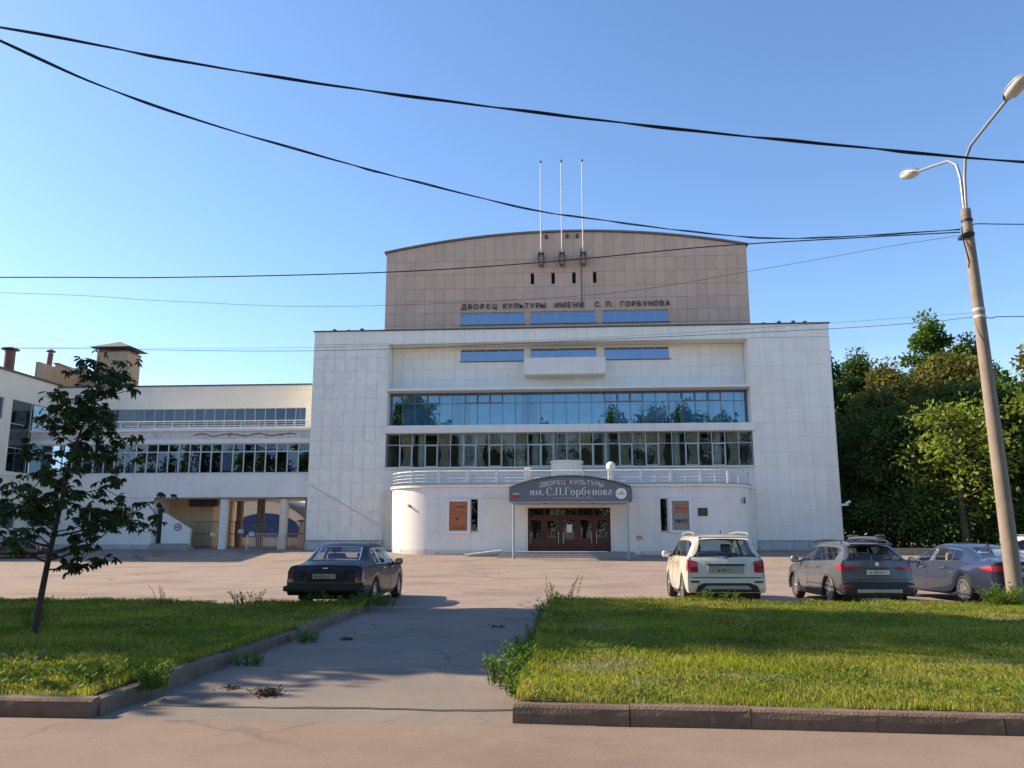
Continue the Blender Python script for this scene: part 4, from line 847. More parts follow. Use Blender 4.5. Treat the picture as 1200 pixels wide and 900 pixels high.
def sow(x0, x1, y0, y1, dens, edge, skew=False):
    X, Y, H = [], [], []
    for ya in np.arange(y0, y1, .5):
        d = max(6., ya); k = int((x1-x0)*.5*dens*min(1, (9./d)**.9)); x = rng.uniform(x0, x1, k); y = rng.uniform(ya, min(ya+.5, y1), k); X.append(x); Y.append(y)
    X = np.concatenate(X); Y = np.concatenate(Y); keep = np.abs(X*.9976+Y*.0698) < .70*(Y+1.2)+4.5; X, Y = X[keep], Y[keep]
    if skew: q = Y > kline(X)+.14; X, Y = X[q], Y[q]
    patch = hnoise(X*1.7+4, Y*1.9)*.5+hnoise(X*5.1, Y*4.7+1)*.5
    bare = hnoise(X*1.1+9, Y*1.3+5)*.6+hnoise(X*3.7, Y*4.1)*.4; kp = rng.uniform(0, 1, len(X)) > np.clip((bare-.22)*1.5, 0, .85); X, Y, patch = X[kp], Y[kp], patch[kp]
    H = .024+.026*rng.uniform(0, 1, len(X))+.045*np.clip(patch, 0, 1)
    tall = rng.uniform(0, 1, len(X)) < .012; H = np.where(tall, H*rng.uniform(1.5, 2.4, len(X)), H)
    for e in edge:                            # longer where the mower does not reach
        if e[0] == 'y': H += e[3]*np.clip(1-np.abs(Y-e[1])/e[2], 0, 1)*rng.uniform(.2, 1, len(X))
        else: H += e[3]*np.clip(1-np.abs(X-e[1])/e[2], 0, 1)*rng.uniform(.2, 1, len(X))
    blades(X, Y, lawn_z(X, Y), H, rng.uniform(.0035, .0065, len(X))*(1+.045*np.clip(Y-8, 0, 12)), 'grass')
tag(bpy.data.objects['lawn'], None)
sow(-17.5, -4.44, 7.62, 18.3, 2300, [('y', 7.62, .2, .05), ('x', -4.44, .25, .06), ('y', 18.3, .5, .10)])
sow(-.50, 17.5, 7.0, 19.4, 2500, [ ('x', -.5, .35, .10), ('y', 19.4, .5, .09)], True)
# ------------------------------------------------------------------ weeds
def clover(x0, x1, y0, y1, n, name='clover'):
    X = rng.uniform(x0, x1, n); Y = rng.uniform(y0, y1, n); k = (hnoise(X*1.3+2, Y*1.5+7)+rng.normal(0, .35, n) > .25) & (Y > kline(X)+.2); X, Y = X[k], Y[k]; m = len(X)
    C = np.stack([X, Y, lawn_z(X, Y)+rng.uniform(.02, .065, m)], 1); a = rng.uniform(0, 2*np.pi, m); D = unitv(np.stack([np.cos(a), np.sin(a), rng.uniform(-.1, .6, m)], 1)); U = unitv(np.cross(D, np.array([[0, 0, 1.]])+rng.normal(0, .25, (m, 3))))
    V, L, Sz = leaf_quads(C, D, U, rng.uniform(.03, .085, m), rng.uniform(.02, .04, m)); o = raw_mesh(name, V, L, Sz, 'weed'); o['kind'] = 'stuff'; return o
def leaf_quads(C, D, U, ln, wd, fold=.25):   # C base, D direction, U side; pointed leaf with a folded midrib -> 4 tris
    n = len(C); Nn = np.cross(D, U); V = np.empty((n, 6, 3)); ln = ln[:, None]; wd = wd[:, None]
    V[:, 0] = C; V[:, 1] = C+D*ln*.45+U*wd*.5+Nn*wd*fold; V[:, 2] = C+D*ln*.78+U*wd*.36+Nn*(wd*fold*.8-ln*.06); V[:, 3] = C+D*ln-Nn*ln*.16
    V[:, 4] = C+D*ln*.78-U*wd*.36+Nn*(wd*fold*.8-ln*.06); V[:, 5] = C+D*ln*.45-U*wd*.5+Nn*wd*fold
    base = (np.arange(n)*6)[:, None]; L = (base+np.array([[0, 1, 2, 3, 0, 3, 4, 5]])).ravel(); return V.reshape(-1, 3), L, np.tile([4, 4], n)
def unitv(v): return v/np.maximum(1e-6, np.linalg.norm(v, axis=1, keepdims=True))
def weed(label, x, y, z, h, rad, nst, group=None, leaf=.05):
    t = thing('weed', label, 'weed', (x, y, z), 0, group); mb = MB(); C, D = [], []
    for s in range(nst):
        a = random.uniform(0, 6.28); r_ = rad*math.sqrt(random.random()); bx, by = r_*math.cos(a), r_*math.sin(a); hh = h*random.uniform(.45, 1.05); lx, ly = random.gauss(0, .16)*hh+bx*.4, random.gauss(0, .16)*hh+by*.4
        pts = [(bx+lx*q*q, by+ly*q*q, hh*q) for q in (0, .35, .7, 1)]; mb.tube(pts, [.006, .005, .004, .002], 4)
        for k in range(int(10+hh*34)):
            q = random.uniform(.08, 1); C.append((bx+lx*q*q, by+ly*q*q, hh*q)); e = random.uniform(0, 6.28); D.append((math.cos(e), math.sin(e), random.uniform(.0, .9)))
    C = np.array(C); D = unitv(np.array(D)); U = unitv(np.cross(D, np.array([[0, 0, 1.]])+rng.normal(0, .2, D.shape)))
    V, L, Sz = leaf_quads(C, D, U, rng.uniform(.6, 1.5, len(C))*leaf, rng.uniform(.25, .5, len(C))*leaf)
    mb.build('stem', 'weed', t)['kind'] = 'stuff'; o = raw_mesh('leaf', V, L, Sz, 'weed', t); o['kind'] = 'stuff'; return t
clover(-14, -4.5, 7.7, 18.2, 16000); clover(-.4, 15, 7.2, 19.3, 26000)
wg = 'weeds along the edge of the path'
for x, y, h, r_, n in ((-.55, 8.7, .34, .16, 26), (-.72, 9.3, .42, .2, 34), (-.68, 9.9, .45, .2, 30), (-.62, 10.7, .42, .18, 24), (-.58, 11.7, .36, .2, 20), (-.55, 12.8, .34, .2, 18), (-.55, 14.2, .36, .22, 16), (-.5, 15.9, .40, .25, 16), (-.42, 17.6, .42, .3, 18), (-.35, 18.9, .5, .3, 20)):
    weed('leafy green weeds growing over the broken kerb on the lawn side of the path', x, y, .02, h*.78, r_*.9, n, wg)
weed('tall thin weeds at the far corner of the lawn beside the path', -.2, 19.3, .12, .62, .35, 10, None, .04)
weed('dark bushy weeds at the far end of the path kerb behind the black sedan', -4.3, 18.3, .1, .34, .42, 46)
weed('low weeds on the lawn edge under the black sedan bumper', -5.4, 18.35, .13, .30, .35, 18)
weed('loose tall weeds on the lawn edge left of the black sedan', -7.0, 18.3, .13, .30, .4, 18, None, .05)
weed('bright weed leaning over the kerb corner at the road', -4.16, 8.35, .1, .24, .13, 22)
weed('yellowish weeds behind the kerb corner at the road', -4.75, 8.5, .15, .20, .4, 30)
weed('dark weeds in the gutter along the path kerb', -4.08, 10.6, .0, .17, .15, 16)
weed('small weeds in the gutter halfway along the path kerb', -4.1, 12.9, .0, .17, .2, 16)
weed('broad leafed weed in front of the white off-roader bumper', 3.35, 19.45, .13, .30, .4, 26, None, .06)
weed('green bush of weeds at the foot of the concrete lamp post', 9.35, 19.15, .13, .42, .35, 44, None, .07)
weed('feathery tall weed on the lawn edge before the forecourt', -9.0, 18.3, .13, .42, .2, 5, None, .03)
weed('dark sapling weed standing in the lawn left of the young chestnut', -8.25, 12.6, .14, .50, .12, 8, None, .07)
# ------------------------------------------------------------------ trees
MT['leaf_dark'] = leafmat('leaf_dark', (.038, .075, .02), (.090, .135, .03), .28)
MT['leaf_mid'] = leafmat('leaf_mid', (.05, .11, .02), (.12, .19, .034), .32)
MT['leaf_brown'] = leafmat('leaf_brown', (.09, .115, .028), (.19, .16, .045), .3)
MT['leaf_yellow'] = leafmat('leaf_yellow', (.11, .17, .026), (.25, .29, .045), .35)
MT['leaf_chestnut'] = leafmat('leaf_chestnut', (.022, .045, .012), (.045, .075, .02), .3, .45)
def tree(name, label, x, y, h, cr, base, nleaf, leaf, mat, tr=.2, group=None, shape=1.0, z=None, cat='tree', seed=0, sig=.15):
    g0 = np.random.default_rng(seed+int(abs(x)*31+abs(y)*17)); rd = random.Random(seed+int(abs(x)*131+abs(y)*7))
    z = gz(y) if z is None else z; t = thing(name, label, cat, (x, y, z), 0, group)
    mb = MB(); tp = [(0, 0, -.2)]
    for i in range(1, 7): q = i/6; tp.append((rd.gauss(0, .012)*h*q, rd.gauss(0, .012)*h*q, h*.92*q))
    mb.tube(tp, [tr*(1-.85*i/6)+.01 for i in range(7)], 8)
    mb.build('trunk', 'bark', t, True)
    def at(q):
        f = q*6; i = min(5, int(f)); u = f-i; return Vector(tp[i]).lerp(Vector(tp[i+1]), u)
    ml = MB(); tips = []
    nl = int(12+cr*3)
    for i in range(nl):
        q = base/h+(1-base/h)*((i+.5)/nl)**.9*.96; p = at(min(.98, q)); a = i*2.399+rd.uniform(-.4, .4)
        v = (q-base/h)/(1-base/h); prof = cr*max(.18, (math.sin(math.pi*min(1, (.18+.82*v)**.8))**.7) if shape == 1 else (1-v)**.6*(.55+.45*min(1, v*4)))*rd.uniform(.7, 1.12)
        rise = prof*rd.uniform(.15, .6); e = p+Vector((math.cos(a)*prof, math.sin(a)*prof, rise)); m_ = p.lerp(e, .5)+Vector((0, 0, -rise*.12))
        ml.tube([p, m_, e], [tr*.32*(1-v*.6), tr*.18*(1-v*.5), .015], 5)
        for s in range(5):
            u = .35+.65*s/4; b_ = p.lerp(e, u); o_ = Vector((rd.gauss(0, 1), rd.gauss(0, 1), rd.gauss(.15, .6)))*prof*.26*(1.15-u*.5); tips.append((b_+o_, cr*sig*rd.uniform(.7, 1.35)))
            if s in (1, 3): ml.tube([b_, b_+o_], [.03, .008], 4)
    ml.build('limb', 'bark', t)['kind'] = 'stuff'
    tips.append((at(.98)+Vector((0, 0, h*.04)), cr*.14)); T = np.array([tuple(a) for a, _ in tips]); Rr = np.array([b for _, b in tips])
    idx = g0.integers(0, len(T), nleaf); off = g0.normal(0, 1, (nleaf, 3)); rr = np.linalg.norm(off, axis=1, keepdims=True); off = off/rr*np.minimum(rr, 1.9)*np.array([[1, 1, .72]])
    C = T[idx]+off*Rr[idx][:, None]; D = unitv(off*.5+g0.normal(0, 1, (nleaf, 3))*.8+np.array([[0, 0, -.15]])); U = unitv(np.cross(D, g0.normal(0, .5, (nleaf, 3))+np.array([[0, 0, 1.]])))
    ln = leaf*g0.uniform(.6, 1.3, nleaf); V, L, Sz = leaf_quads(C, D, U, ln, ln*g0.uniform(.5, .8, nleaf))
    o = raw_mesh('crown', V, L, Sz, mat, t); o['kind'] = 'stuff'; return t
fw = 'trees of the wood right of the building'
for nm, lab, x, y, h, cr, ba, nl_, lf, mt, sh_ in (
  ('spruce_tree', 'dark bluish tree rising next to the white tower corner', 26.2, 86, 20.5, 4.2, 2.5, 13000, .34, 'leaf_dark', 2),
  ('spruce_tree', 'dark pointed tree between the tower corner and the tall bright tree', 30.5, 88, 21.2, 4.2, 2.5, 13000, .34, 'leaf_dark', 2),
  ('poplar_tree', 'tallest bright green tree rising above the wood', 38.5, 88, 25.2, 4.0, 5, 12000, .36, 'leaf_mid', 1),
  ('spruce_tree', 'dark tree just beside the tallest bright green tree', 42.5, 88, 23.0, 3.6, 3, 11000, .34, 'leaf_dark', 2),
  ('chestnut_tree', 'broad browning chestnut tree below the tall bright tree', 35.6, 77, 18.0, 6.6, 2.5, 20000, .34, 'leaf_brown', 1),
  ('chestnut_tree', 'browning chestnut tree close to the tower wall', 27.2, 75, 14.4, 4.6, 2.0, 14000, .32, 'leaf_brown', 1),
  ('chestnut_tree', 'browning chestnut tree behind the lamp post', 44.0, 78, 19.0, 5.4, 2.5, 15000, .34, 'leaf_brown', 1),
  ('maple_tree', 'sunlit yellow green maple standing in front of the dark wood', 27.8, 61.2, 11.2, 4.2, 3.2, 3400, .26, 'leaf_yellow', 1),
  ('maple_tree', 'yellow green maple right of the lamp post at the wood edge', 36.5, 62, 14.6, 4.2, 2.5, 7500, .30, 'leaf_yellow', 1),
  ('linden_tree', 'dense dark linden tree low beside the tower', 25.2, 67.5, 11.5, 3.6, .8, 11000, .30, 'leaf_dark', 1),
  ('linden_tree', 'dense dark linden tree behind the sunlit maple', 30.2, 66, 13.2, 4.6, .6, 15000, .32, 'leaf_dark', 1),
  ('linden_tree', 'dense dark linden tree between the two maples', 34.4, 69, 13.8, 4.6, .6, 14000, .32, 'leaf_dark', 1),
  ('linden_tree', 'dense dark linden tree behind the right maple', 40.2, 71, 15.0, 4.8, .6, 14000, .32, 'leaf_dark', 1),
  ('linden_tree', 'dark linden tree at the right end of the wood', 47.0, 72, 16.5, 5.0, .8, 13000, .34, 'leaf_dark', 1),
  ('linden_tree', 'olive linden tree filling the gap behind the tower corner', 24.3, 81, 17.5, 3.8, 1.5, 13000, .34, 'leaf_mid', 1),
  ('chestnut_tree', 'browning chestnut tree between the dark pointed trees', 31.5, 82, 18.6, 4.8, 2.0, 15000, .34, 'leaf_brown', 1),
  ('linden_tree', 'olive linden tree behind the two maples', 37.5, 74, 15.5, 4.8, 1.5, 15000, .33, 'leaf_mid', 1),
  ('linden_tree', 'dark linden tree beyond the right end of the low wall', 53.5, 75, 18, 5.2, .8, 9000, .38, 'leaf_dark', 1)):
    big = mt in ('leaf_brown', 'leaf_mid', 'leaf_yellow'); tree(nm, lab, x, y, h, cr, ba, int(nl_*(.75 if big else 1)), lf*(1.28 if big else 1), mt, .28, fw, sh_, sig=.115 if big else .15)
for i in range(9):
    x = 23.6+i*3.1; tree('shrub', 'dark leafy shrub behind the low concrete wall', x, 63.2+random.uniform(-.6, 1.2)+(0 if i else 3), random.uniform(3.6, 5.4), 2.3, .2, 4500, .26, 'leaf_dark', .08, 'shrubs under the wood', 1, cat='shrub', seed=i, sig=.3)
for i in range(9):
    x = 24.5+i*4.2; tree('shrub', 'dark leafy shrub deep under the trees of the wood', x, 78+random.uniform(-3, 6), random.uniform(4.5, 6.5), 3.2, .2, 4500, .36, 'leaf_dark', .08, 'shrubs deep in the wood', 1, cat='shrub', seed=i+40, sig=.3)
# trees of the street: two left of the view whose shade lies on the lawns, a row across the street mirrored in the windows
sg = 'tall street trees behind the photographer'
tree('poplar_tree', 'tall street tree on the lawn left of the young chestnut', -21.8, 18.7, 22.0, 4.3, 3.6, 20000, .36, 'leaf_mid', .3, z=.1)
tree('linden_tree', 'round street tree on the lawn near the road left of the young chestnut', -18.4, 14.4, 12.5, 3.1, 2.2, 14000, .32, 'leaf_mid', .25, z=.1)
tree('linden_tree', 'second tall street tree farther left along the lawn', -31.0, 19.5, 21.0, 4.4, 4, 8000, .38, 'leaf_mid', .3, z=.1)
for i, (x, h) in enumerate(((-128, 22), (-119, 23), (-110, 22), (-101, 23), (-92, 20), (-83, 22), (-74, 21), (-66, 23), (-57, 22), (-49, 21), (-40, 23), (-31, 25), (-24, 24.5), (-15, 22.5), (-6.5, 24.5), (2.5, 22), (9, 27.5), (16.5, 28.5), (22.5, 29), (30, 28), (38, 26), (47, 24))):
    tree('street_tree', 'tall green street tree across the road behind the photographer', x, -30+random.uniform(-2, 2), h, 4.6, 2.5, 5000, .62, 'leaf_mid', .32, sg, z=0, seed=i, sig=.2)
# ------------------------------------------------------------------ young chestnut on the lawn
yc = thing('young_chestnut_tree', 'young dark leaved chestnut tree with a leaning thin trunk on the lawn', 'tree', (-7.85, 12, .14))
tk = [Vector(p)-Vector((-7.85, 12, .14)) for p in ((-7.85, 12, .1), (-7.80, 12, .75), (-7.74, 12, 1.33), (-7.66, 12.02, 2.0), (-7.56, 12.0, 2.73), (-7.36, 12, 3.45), (-7.08, 12, 4.12))]
MB().tube(tk, [.055, .045, .038, .032, .025, .016, .007], 9).build('trunk', 'bark', yc, True)
rd = random.Random(5); br = MB(); nodes = []
def bez(a, b_, c_, n): return [a*((1-i/n)**2)+b_*(2*(i/n)*(1-i/n))+c_*((i/n)**2) for i in range(n+1)]
spec = [(.27, Vector((.75, .3, .15)), .8), (.30, Vector((-1.15, .1, .75)), 1), (.31, Vector((1.15, -.2, .55)), 1), (.33, Vector((.2, .9, .5)), 1), (.36, Vector((-.6, -.8, .6)), 1), (.40, Vector((1.55, .2, .62)), 1), (.42, Vector((-1.0, .5, .8)), 1)]
for i in range(26):
    q = .34+.64*i/25; L_ = (1.25-.85*((q-.34)/.64))*rd.uniform(.6, 1.05); a = i*2.4+rd.uniform(-.4, .4); spec.append((q, Vector((math.cos(a)*L_, math.sin(a)*L_*.9, L_*rd.uniform(.25, .75))), .7))
def tat(q):
    f = q*(len(tk)-1); i = min(len(tk)-2, int(f)); return tk[i].lerp(tk[i+1], f-i)
for q, v, w_ in spec:
    p = tat(q); c_ = p+v; b_ = p+Vector((v.x*.6, v.y*.6, v.z*.25)); P_ = bez(p, b_, c_, 6); br.tube(P_, [.018*w_*(1-k/8) for k in range(7)], 5)
    for k in range(2, 7):
        nodes.append((P_[k], (P_[k]-P_[k-1]).normalized()))
        if k in (3, 4, 5):
            d = Vector((rd.gauss(0, 1), rd.gauss(0, 1), rd.gauss(.1, .9))).normalized()*rd.uniform(.18, .48); e = P_[k]+d; br.tube([P_[k], e], [.008, .004], 4); nodes.append((e, d.normalized())); nodes.append((P_[k].lerp(e, .55), d.normalized()))
br.build('branch', 'bark', yc)
for (x, z, r_) in ((-7.65, 1.28, .3), (-7.45, 1.15, .25)): nodes.append((Vector((x+7.85+.1, -.15, z-.14)), Vector((1, 0, 0))))
C, D, U, LN, WD = [], [], [], [], []
for p, d in nodes:
    for s in range(rd.choice((2, 2, 3, 3))):
        az = rd.uniform(0, 6.28); pet = Vector((math.cos(az), math.sin(az), rd.uniform(-.1, .5)))+d*.5; pet.normalize(); c_ = p+pet*rd.uniform(.07, .15)
        nrm = (Vector((0, 0, 1))+Vector((rd.gauss(0, .35), rd.gauss(0, .35), 0))+pet*.35).normalized(); f = (pet-nrm*pet.dot(nrm)).normalized(); sd = nrm.cross(f); k = rd.choice((5, 5, 6, 7)); sz = rd.uniform(.10, .165)
        for j in range(k):
            an = (j-(k-1)/2)*(2.35/(k-1)*1.15); dd = (f*math.cos(an)+sd*math.sin(an)-nrm*rd.uniform(.15, .75)).normalized(); C.append(tuple(c_)); D.append(tuple(dd)); U.append(tuple(nrm.cross(dd).normalized())); l_ = sz*(1-.28*abs(an)/1.3); LN.append(l_); WD.append(l_*.38)
V, L, Sz = leaf_quads(np.array(C), np.array(D), np.array(U), np.array(LN), np.array(WD), .12)
raw_mesh('leaf', V, L, Sz, 'leaf_chestnut', yc)['kind'] = 'stuff'
# ------------------------------------------------------------------ lamp post and cables
lp = thing('street_lamp', 'tall concrete lamp post with two curved lamp arms on the lawn edge', 'street lamp', (9.82, 19.5, .1))
bo = Vector((9.82, 19.5, .1))
def rel(p): return tuple(Vector(p)-bo)
MB().tube([rel((9.82, 19.5, -.1)), rel((9.76, 19.5, 3)), rel((9.69, 19.5, 6)), rel((9.62, 19.5, 9.3))], [.178, .158, .135, .108], 24).build('post', 'concrete_pole', lp, True)
MB().tube([rel((9.62, 19.5, 9.2)), rel((9.62, 19.5, 9.36)), rel((9.63, 19.5, 9.42))], [.114, .113, .06], 16).build('collar', 'concrete_pole', lp, True)
for nm, pts_ in (('near', [(9.64, 19.5, 9.4), (9.67, 19.48, 10.2), (9.69, 19.40, 10.6), (9.72, 19.15, 10.85), (9.78, 18.6, 11.0), (9.88, 17.75, 11.22)]), ('far', [(9.60, 19.52, 9.4), (9.60, 19.54, 10.2), (9.59, 19.65, 10.6), (9.56, 19.95, 10.85), (9.48, 20.5, 11.0), (9.38, 21.3, 11.2)])):
    arm = MB().tube([rel(p) for p in pts_], .036, 10).build('arm', 'lampbody', lp, True)
    a, c_ = Vector(pts_[-2]), Vector(pts_[-1]); d = (c_-a).normalized(); sidev = d.cross(Vector((0, 0, 1))).normalized(); upv = sidev.cross(d)
    for nm2, zo, mt, sc_ in (('lamp_head', 1, 'lampbody', 1.0), ('lamp_lens', -1, 'lens', .93)):
        mb = MB(); prof = [(-.02, .035, .03), (.06, .09, .06), (.16, .15, .10), (.34, .17, .12), (.52, .15, .10), (.62, .09, .06), (.66, .01, .01)]; nseg = 12
        for (s, wd_, ht_) in [(a*1.2, b_*1.2, e_*1.25) for a, b_, e_ in prof]:
            if nm2 == 'lamp_lens' and s < .12: wd_, ht_ = wd_*.5, ht_*.4
            for i in range(nseg+1):
                th_ = math.pi*i/nseg; mb.v.append(tuple(c_-bo+d*s+sidev*(wd_*math.cos(th_)*sc_)+upv*(ht_*math.sin(th_)*zo*(1.0 if zo > 0 else .95)+.02)))
        for j in range(len(prof)-1):
            for i in range(nseg): k = j*(nseg+1)+i; mb.f.append((k, k+1, k+nseg+2, k+nseg+1))
        mb.build(nm2, mt, arm, True)
MB().box(-.20-.18, -.18+.02, -.17, .17, 8.55, 8.62).build('cable_bracket', 'iron', lp)
for z in (6.55, 6.72, 8.6, 8.95): x = 9.82-.2*(z/9.3); MB().lathe([(.132-.012*(z>8), z), (.140-.012*(z>8), z+.01), (.140-.012*(z>8), z+.06), (.132-.012*(z>8), z+.07)], (x-9.82+.0, 0, 0), 20).build('band', 'frame_white' if z < 7 else 'iron', lp)
MB().tube([rel(p) for p in ((9.45, 19.42, 8.9), (9.42, 19.36, 8.6), (9.45, 19.33, 8.3), (9.50, 19.34, 8.0), (9.46, 19.32, 7.85))], .018, 5).build('cable_loop', 'cable', lp)
MB().tube([rel(p) for p in ((9.62, 19.42, .62), (9.82, 19.32, .58), (10.0, 19.42, .52))], .008, 5).build('wire_tie', 'cable', lp)
def cat(P_, n=14):
    P_ = [Vector(p) for p in P_]; P_ = [P_[0]*2-P_[1]]+P_+[P_[-1]*2-P_[-2]]; out = []
    for i in range(1, len(P_)-2):
        a, b_, c_, d = P_[i-1:i+3]
        for k in range(n): t = k/n; out.append(.5*((2*b_)+(c_-a)*t+(2*a-5*b_+4*c_-d)*t*t+(3*b_-a-3*c_+d)*t**3))
    return out+[P_[-2]]
def wire(label, P_, r_, strands=1, n=14):
    Q = cat(P_, n); mb = MB()
    for s in range(strands):
        mb.tube([q+Vector((0, math.cos(i*.3+s*3.14)*r_*.9, math.sin(i*.3+s*3.14)*r_*.9+(.004*math.sin(i*.9) if s else 0))) if strands > 1 else q for i, q in enumerate(Q)], r_, 6)
    o = mb.build('overhead_cable', 'cable', None, True); return tag(o, label, 'cable', 'overhead cables')
# plane of the pole line is Y = 19.5
wire('thick twisted cable slanting down right across the sky before the lamp arms', [(-16, 10, 10.4), (-7.96, 10, 8.68), (-5.42, 10, 8.07), (-3.01, 10, 7.56), (-.7, 10, 7.14), (1.51, 10, 6.77), (3.64, 10, 6.46), (5.7, 10, 6.18), (11, 10, 5.6)], .0115, 2)
wire('twisted cable sagging from high left over the road to the lamp post top', [(-9.6, 5.5, 8.2), (-7.14, 9, 7.78), (-5.79, 10.8, 7.75), (-3.85, 13, 7.94), (-2.86, 14, 8.03), (-.76, 15.8, 8.15), (.66, 16.8, 8.29), (2.6, 17.8, 8.37), (4.65, 18.5, 8.40), (6.75, 19, 8.58), (9.42, 19.45, 8.85)], .0115, 2)
def sc195(L): return [((x)*19.5/y, 19.5, 1.58+(z-1.58)*19.5/y) for x, y, z in L]
wire('nearly level black cable crossing the attic to the lamp post top', [(-30, 19.5, 8.5)]+sc195([(-46.64, 62, 22.67), (-26.92, 52, 18.99), (-9.86, 42, 15.66), (-.9, 34, 13.28), (4.78, 27, 11.28), (7.99, 22.5, 9.82), (9.44, 19.5, 8.80)]), .014)
wire('thin wire sagging behind the level cable to the lamp post top', [(-30, 19.5, 8.4)]+sc195([(-46.48, 62, 21.35), (-26.79, 52, 17.31), (-12.13, 42, 13.8), (1.23, 33, 11.48), (6.48, 26, 10.15), (8.7, 22, 9.36), (9.44, 19.5, 8.72)]), .0045)
wire('low thin wire crossing the white parapet to the band on the lamp post', [(-30, 19.5, 6.6)]+sc195([(-42.96, 58, 15.7), (-14.71, 46, 12.31), (1.23, 34, 9.8), (7.96, 26, 8.08), (9.41, 22, 7.22), (9.54, 19.5, 6.69)]), .006)
wire('second low thin wire just above the low wire left of the lamp post', [(-30, 19.52, 6.75), (-14, 19.52, 6.35), (-6.2, 19.52, 6.22), (.7, 19.52, 6.35), (6, 19.52, 6.6), (9.55, 19.52, 6.8)], .003)
wire('black cable leaving the lamp post top to the right', [(9.72, 19.5, 8.97), (9.9, 19.5, 9.0), (10.93, 19.5, 8.96), (16, 19.5, 8.8), (26, 19.5, 8.7)], .012)
wire('black cable leaving the band of the lamp post to the right', [(9.68, 19.5, 6.69), (9.95, 19.5, 6.66), (10.68, 19.5, 6.68), (16, 19.5, 6.5), (26, 19.5, 6.4)], .010)
# ------------------------------------------------------------------ litter on the path
def pile(label, x, y, r_, n, h):
    g0 = np.random.default_rng(int(abs(x)*50+99)); C = np.stack([x+g0.normal(0, r_*.5, n), y+g0.normal(0, r_*.45, n), .01+np.abs(g0.normal(0, h*.5, n))], 1); D = unitv(g0.normal(0, 1, (n, 3))*np.array([[1, 1, .3]])); U = unitv(np.cross(D, g0.normal(0, .4, (n, 3))+np.array([[0, 0, 1.]])))
    V, L, Sz = leaf_quads(C-np.array([[x, y, 0]]), D, U, g0.uniform(.02, .06, n), g0.uniform(.01, .03, n)); t = raw_mesh('debris', V, L, Sz, 'bark'); t.location = (x, y, .005); return tag(t, label, 'debris')
pile('dark heap of rotten leaves on the path near the road', -3.1, 8.62, .14, 300, .05)
pile('small dark scrap of leaves beside the heap on the path', -3.62, 8.95, .08, 70, .02)
pile('small dark clod lying halfway along the path', -3.5, 13.2, .10, 70, .03)
pile('few dark clods on the right side of the path', -1.35, 15.2, .16, 60, .02)
# ------------------------------------------------------------------ cars
from mathutils.bvhtree import BVHTree
def rear_y(P, x, z):
    h = P['bvh'].ray_cast(Vector((x, -2, z)), Vector((0, 1, 0))); return h[0].y if h[0] is not None else 0.
def patch(t, P, name, mat, plan, zb, zt, off=.008, thk=.02, nv=6, sub=6):   # a lens or panel lying on the skin of the car
    pts = []; m = len(plan)-1
    for i in range(m*sub+1):
        f = i/sub; a = min(m-1, int(f)); u = f-a; pts.append((lerp(plan[a][0], plan[a+1][0], u), lerp(plan[a][1], plan[a+1][1], u), lerp(zb[a], zb[a+1], u), lerp(zt[a], zt[a+1], u)))
    mb = MB(); n = len(pts); nrm = []
    for (x, y, b0, t0) in pts:
        for j in range(nv+1):
            loc_, nn, _, _ = P['bvh'].find_nearest(Vector((x, y, lerp(b0, t0, j/nv)))); out = Vector((x, y-.0, 0))-Vector((0, P['L']*.5, 0))
            if nn.dot(out) < 0: nn = -nn
            mb.v.append(tuple(loc_+nn*off)); nrm.append(nn)
    k = len(mb.v); mb.v += [tuple(Vector(v)-q*thk) for v, q in zip(mb.v, nrm)]
    for i in range(n-1):
        for j in range(nv):
            a = i*(nv+1)+j; mb.f += [(a, a+1, a+nv+2, a+nv+1), (k+a, k+a+nv+1, k+a+nv+2, k+a+1)]
    rim = [i*(nv+1) for i in range(n)]+[(n-1)*(nv+1)+j for j in range(1, nv+1)]+[i*(nv+1)+nv for i in range(n-2, -1, -1)]+[j for j in range(nv-1, 0, -1)]
    for a, b_ in zip(rim, rim[1:]+rim[:1]): mb.f.append((a, b_, k+b_, k+a))
    return mb.build(name, mat, t, True)
def paint(name, c, metal=0., rough=.32): 
    m = M(name, c, rough, metal, var=.03, vs=2, coat=1.0); return m
MT['car_glass'] = glass('car_glass', (.74, .79, .78), .04, (.9, .95, 1)); MT['car_glass_dark'] = glass('car_glass_tinted', (.40, .44, .44), .05, (.9, .95, 1))
MT['chrome'] = M('chrome', (.62, .62, .63), .14, 1, var=.02); MT['plastic'] = M('black_plastic', (.018, .018, .02), .55); MT['tail_red'] = M('tail_red', (.42, .012, .025), .12, coat=1, var=.1, vs=9)
MT['tail_dark'] = M('tail_dark_red', (.10, .006, .008), .15, coat=1); MT['alloy'] = M('alloy', (.42, .42, .43), .3, .85, var=.05); MT['rubber'] = M('tyre', (.016, .016, .017), .8)
MT['seat'] = M('seat_fabric', (.06, .058, .055), .9); MT['seat_beige'] = M('seat_beige', (.42, .36, .27), .8); MT['plate'] = M('number_plate', (.62, .62, .60), .4, var=.02); MT['silver'] = M('silver_trim', (.38, .37, .35), .4, .4)
def part_from(faces, verts, name, mat, parent, smooth=True):
    ids = sorted({v for f in faces for v in f}); mp_ = {v: i for i, v in enumerate(ids)}; me = bpy.data.meshes.new(name)
    me.from_pydata([verts[v] for v in ids], [], [[mp_[v] for v in f] for f in faces]); me.update()
    me.polygons.foreach_set('use_smooth', [smooth]*len(me.polygons)); me.materials.append(MT[mat] if isinstance(mat, str) else mat)
    o = bpy.data.objects.new(name, me); col.objects.link(o); o.parent = parent; return o
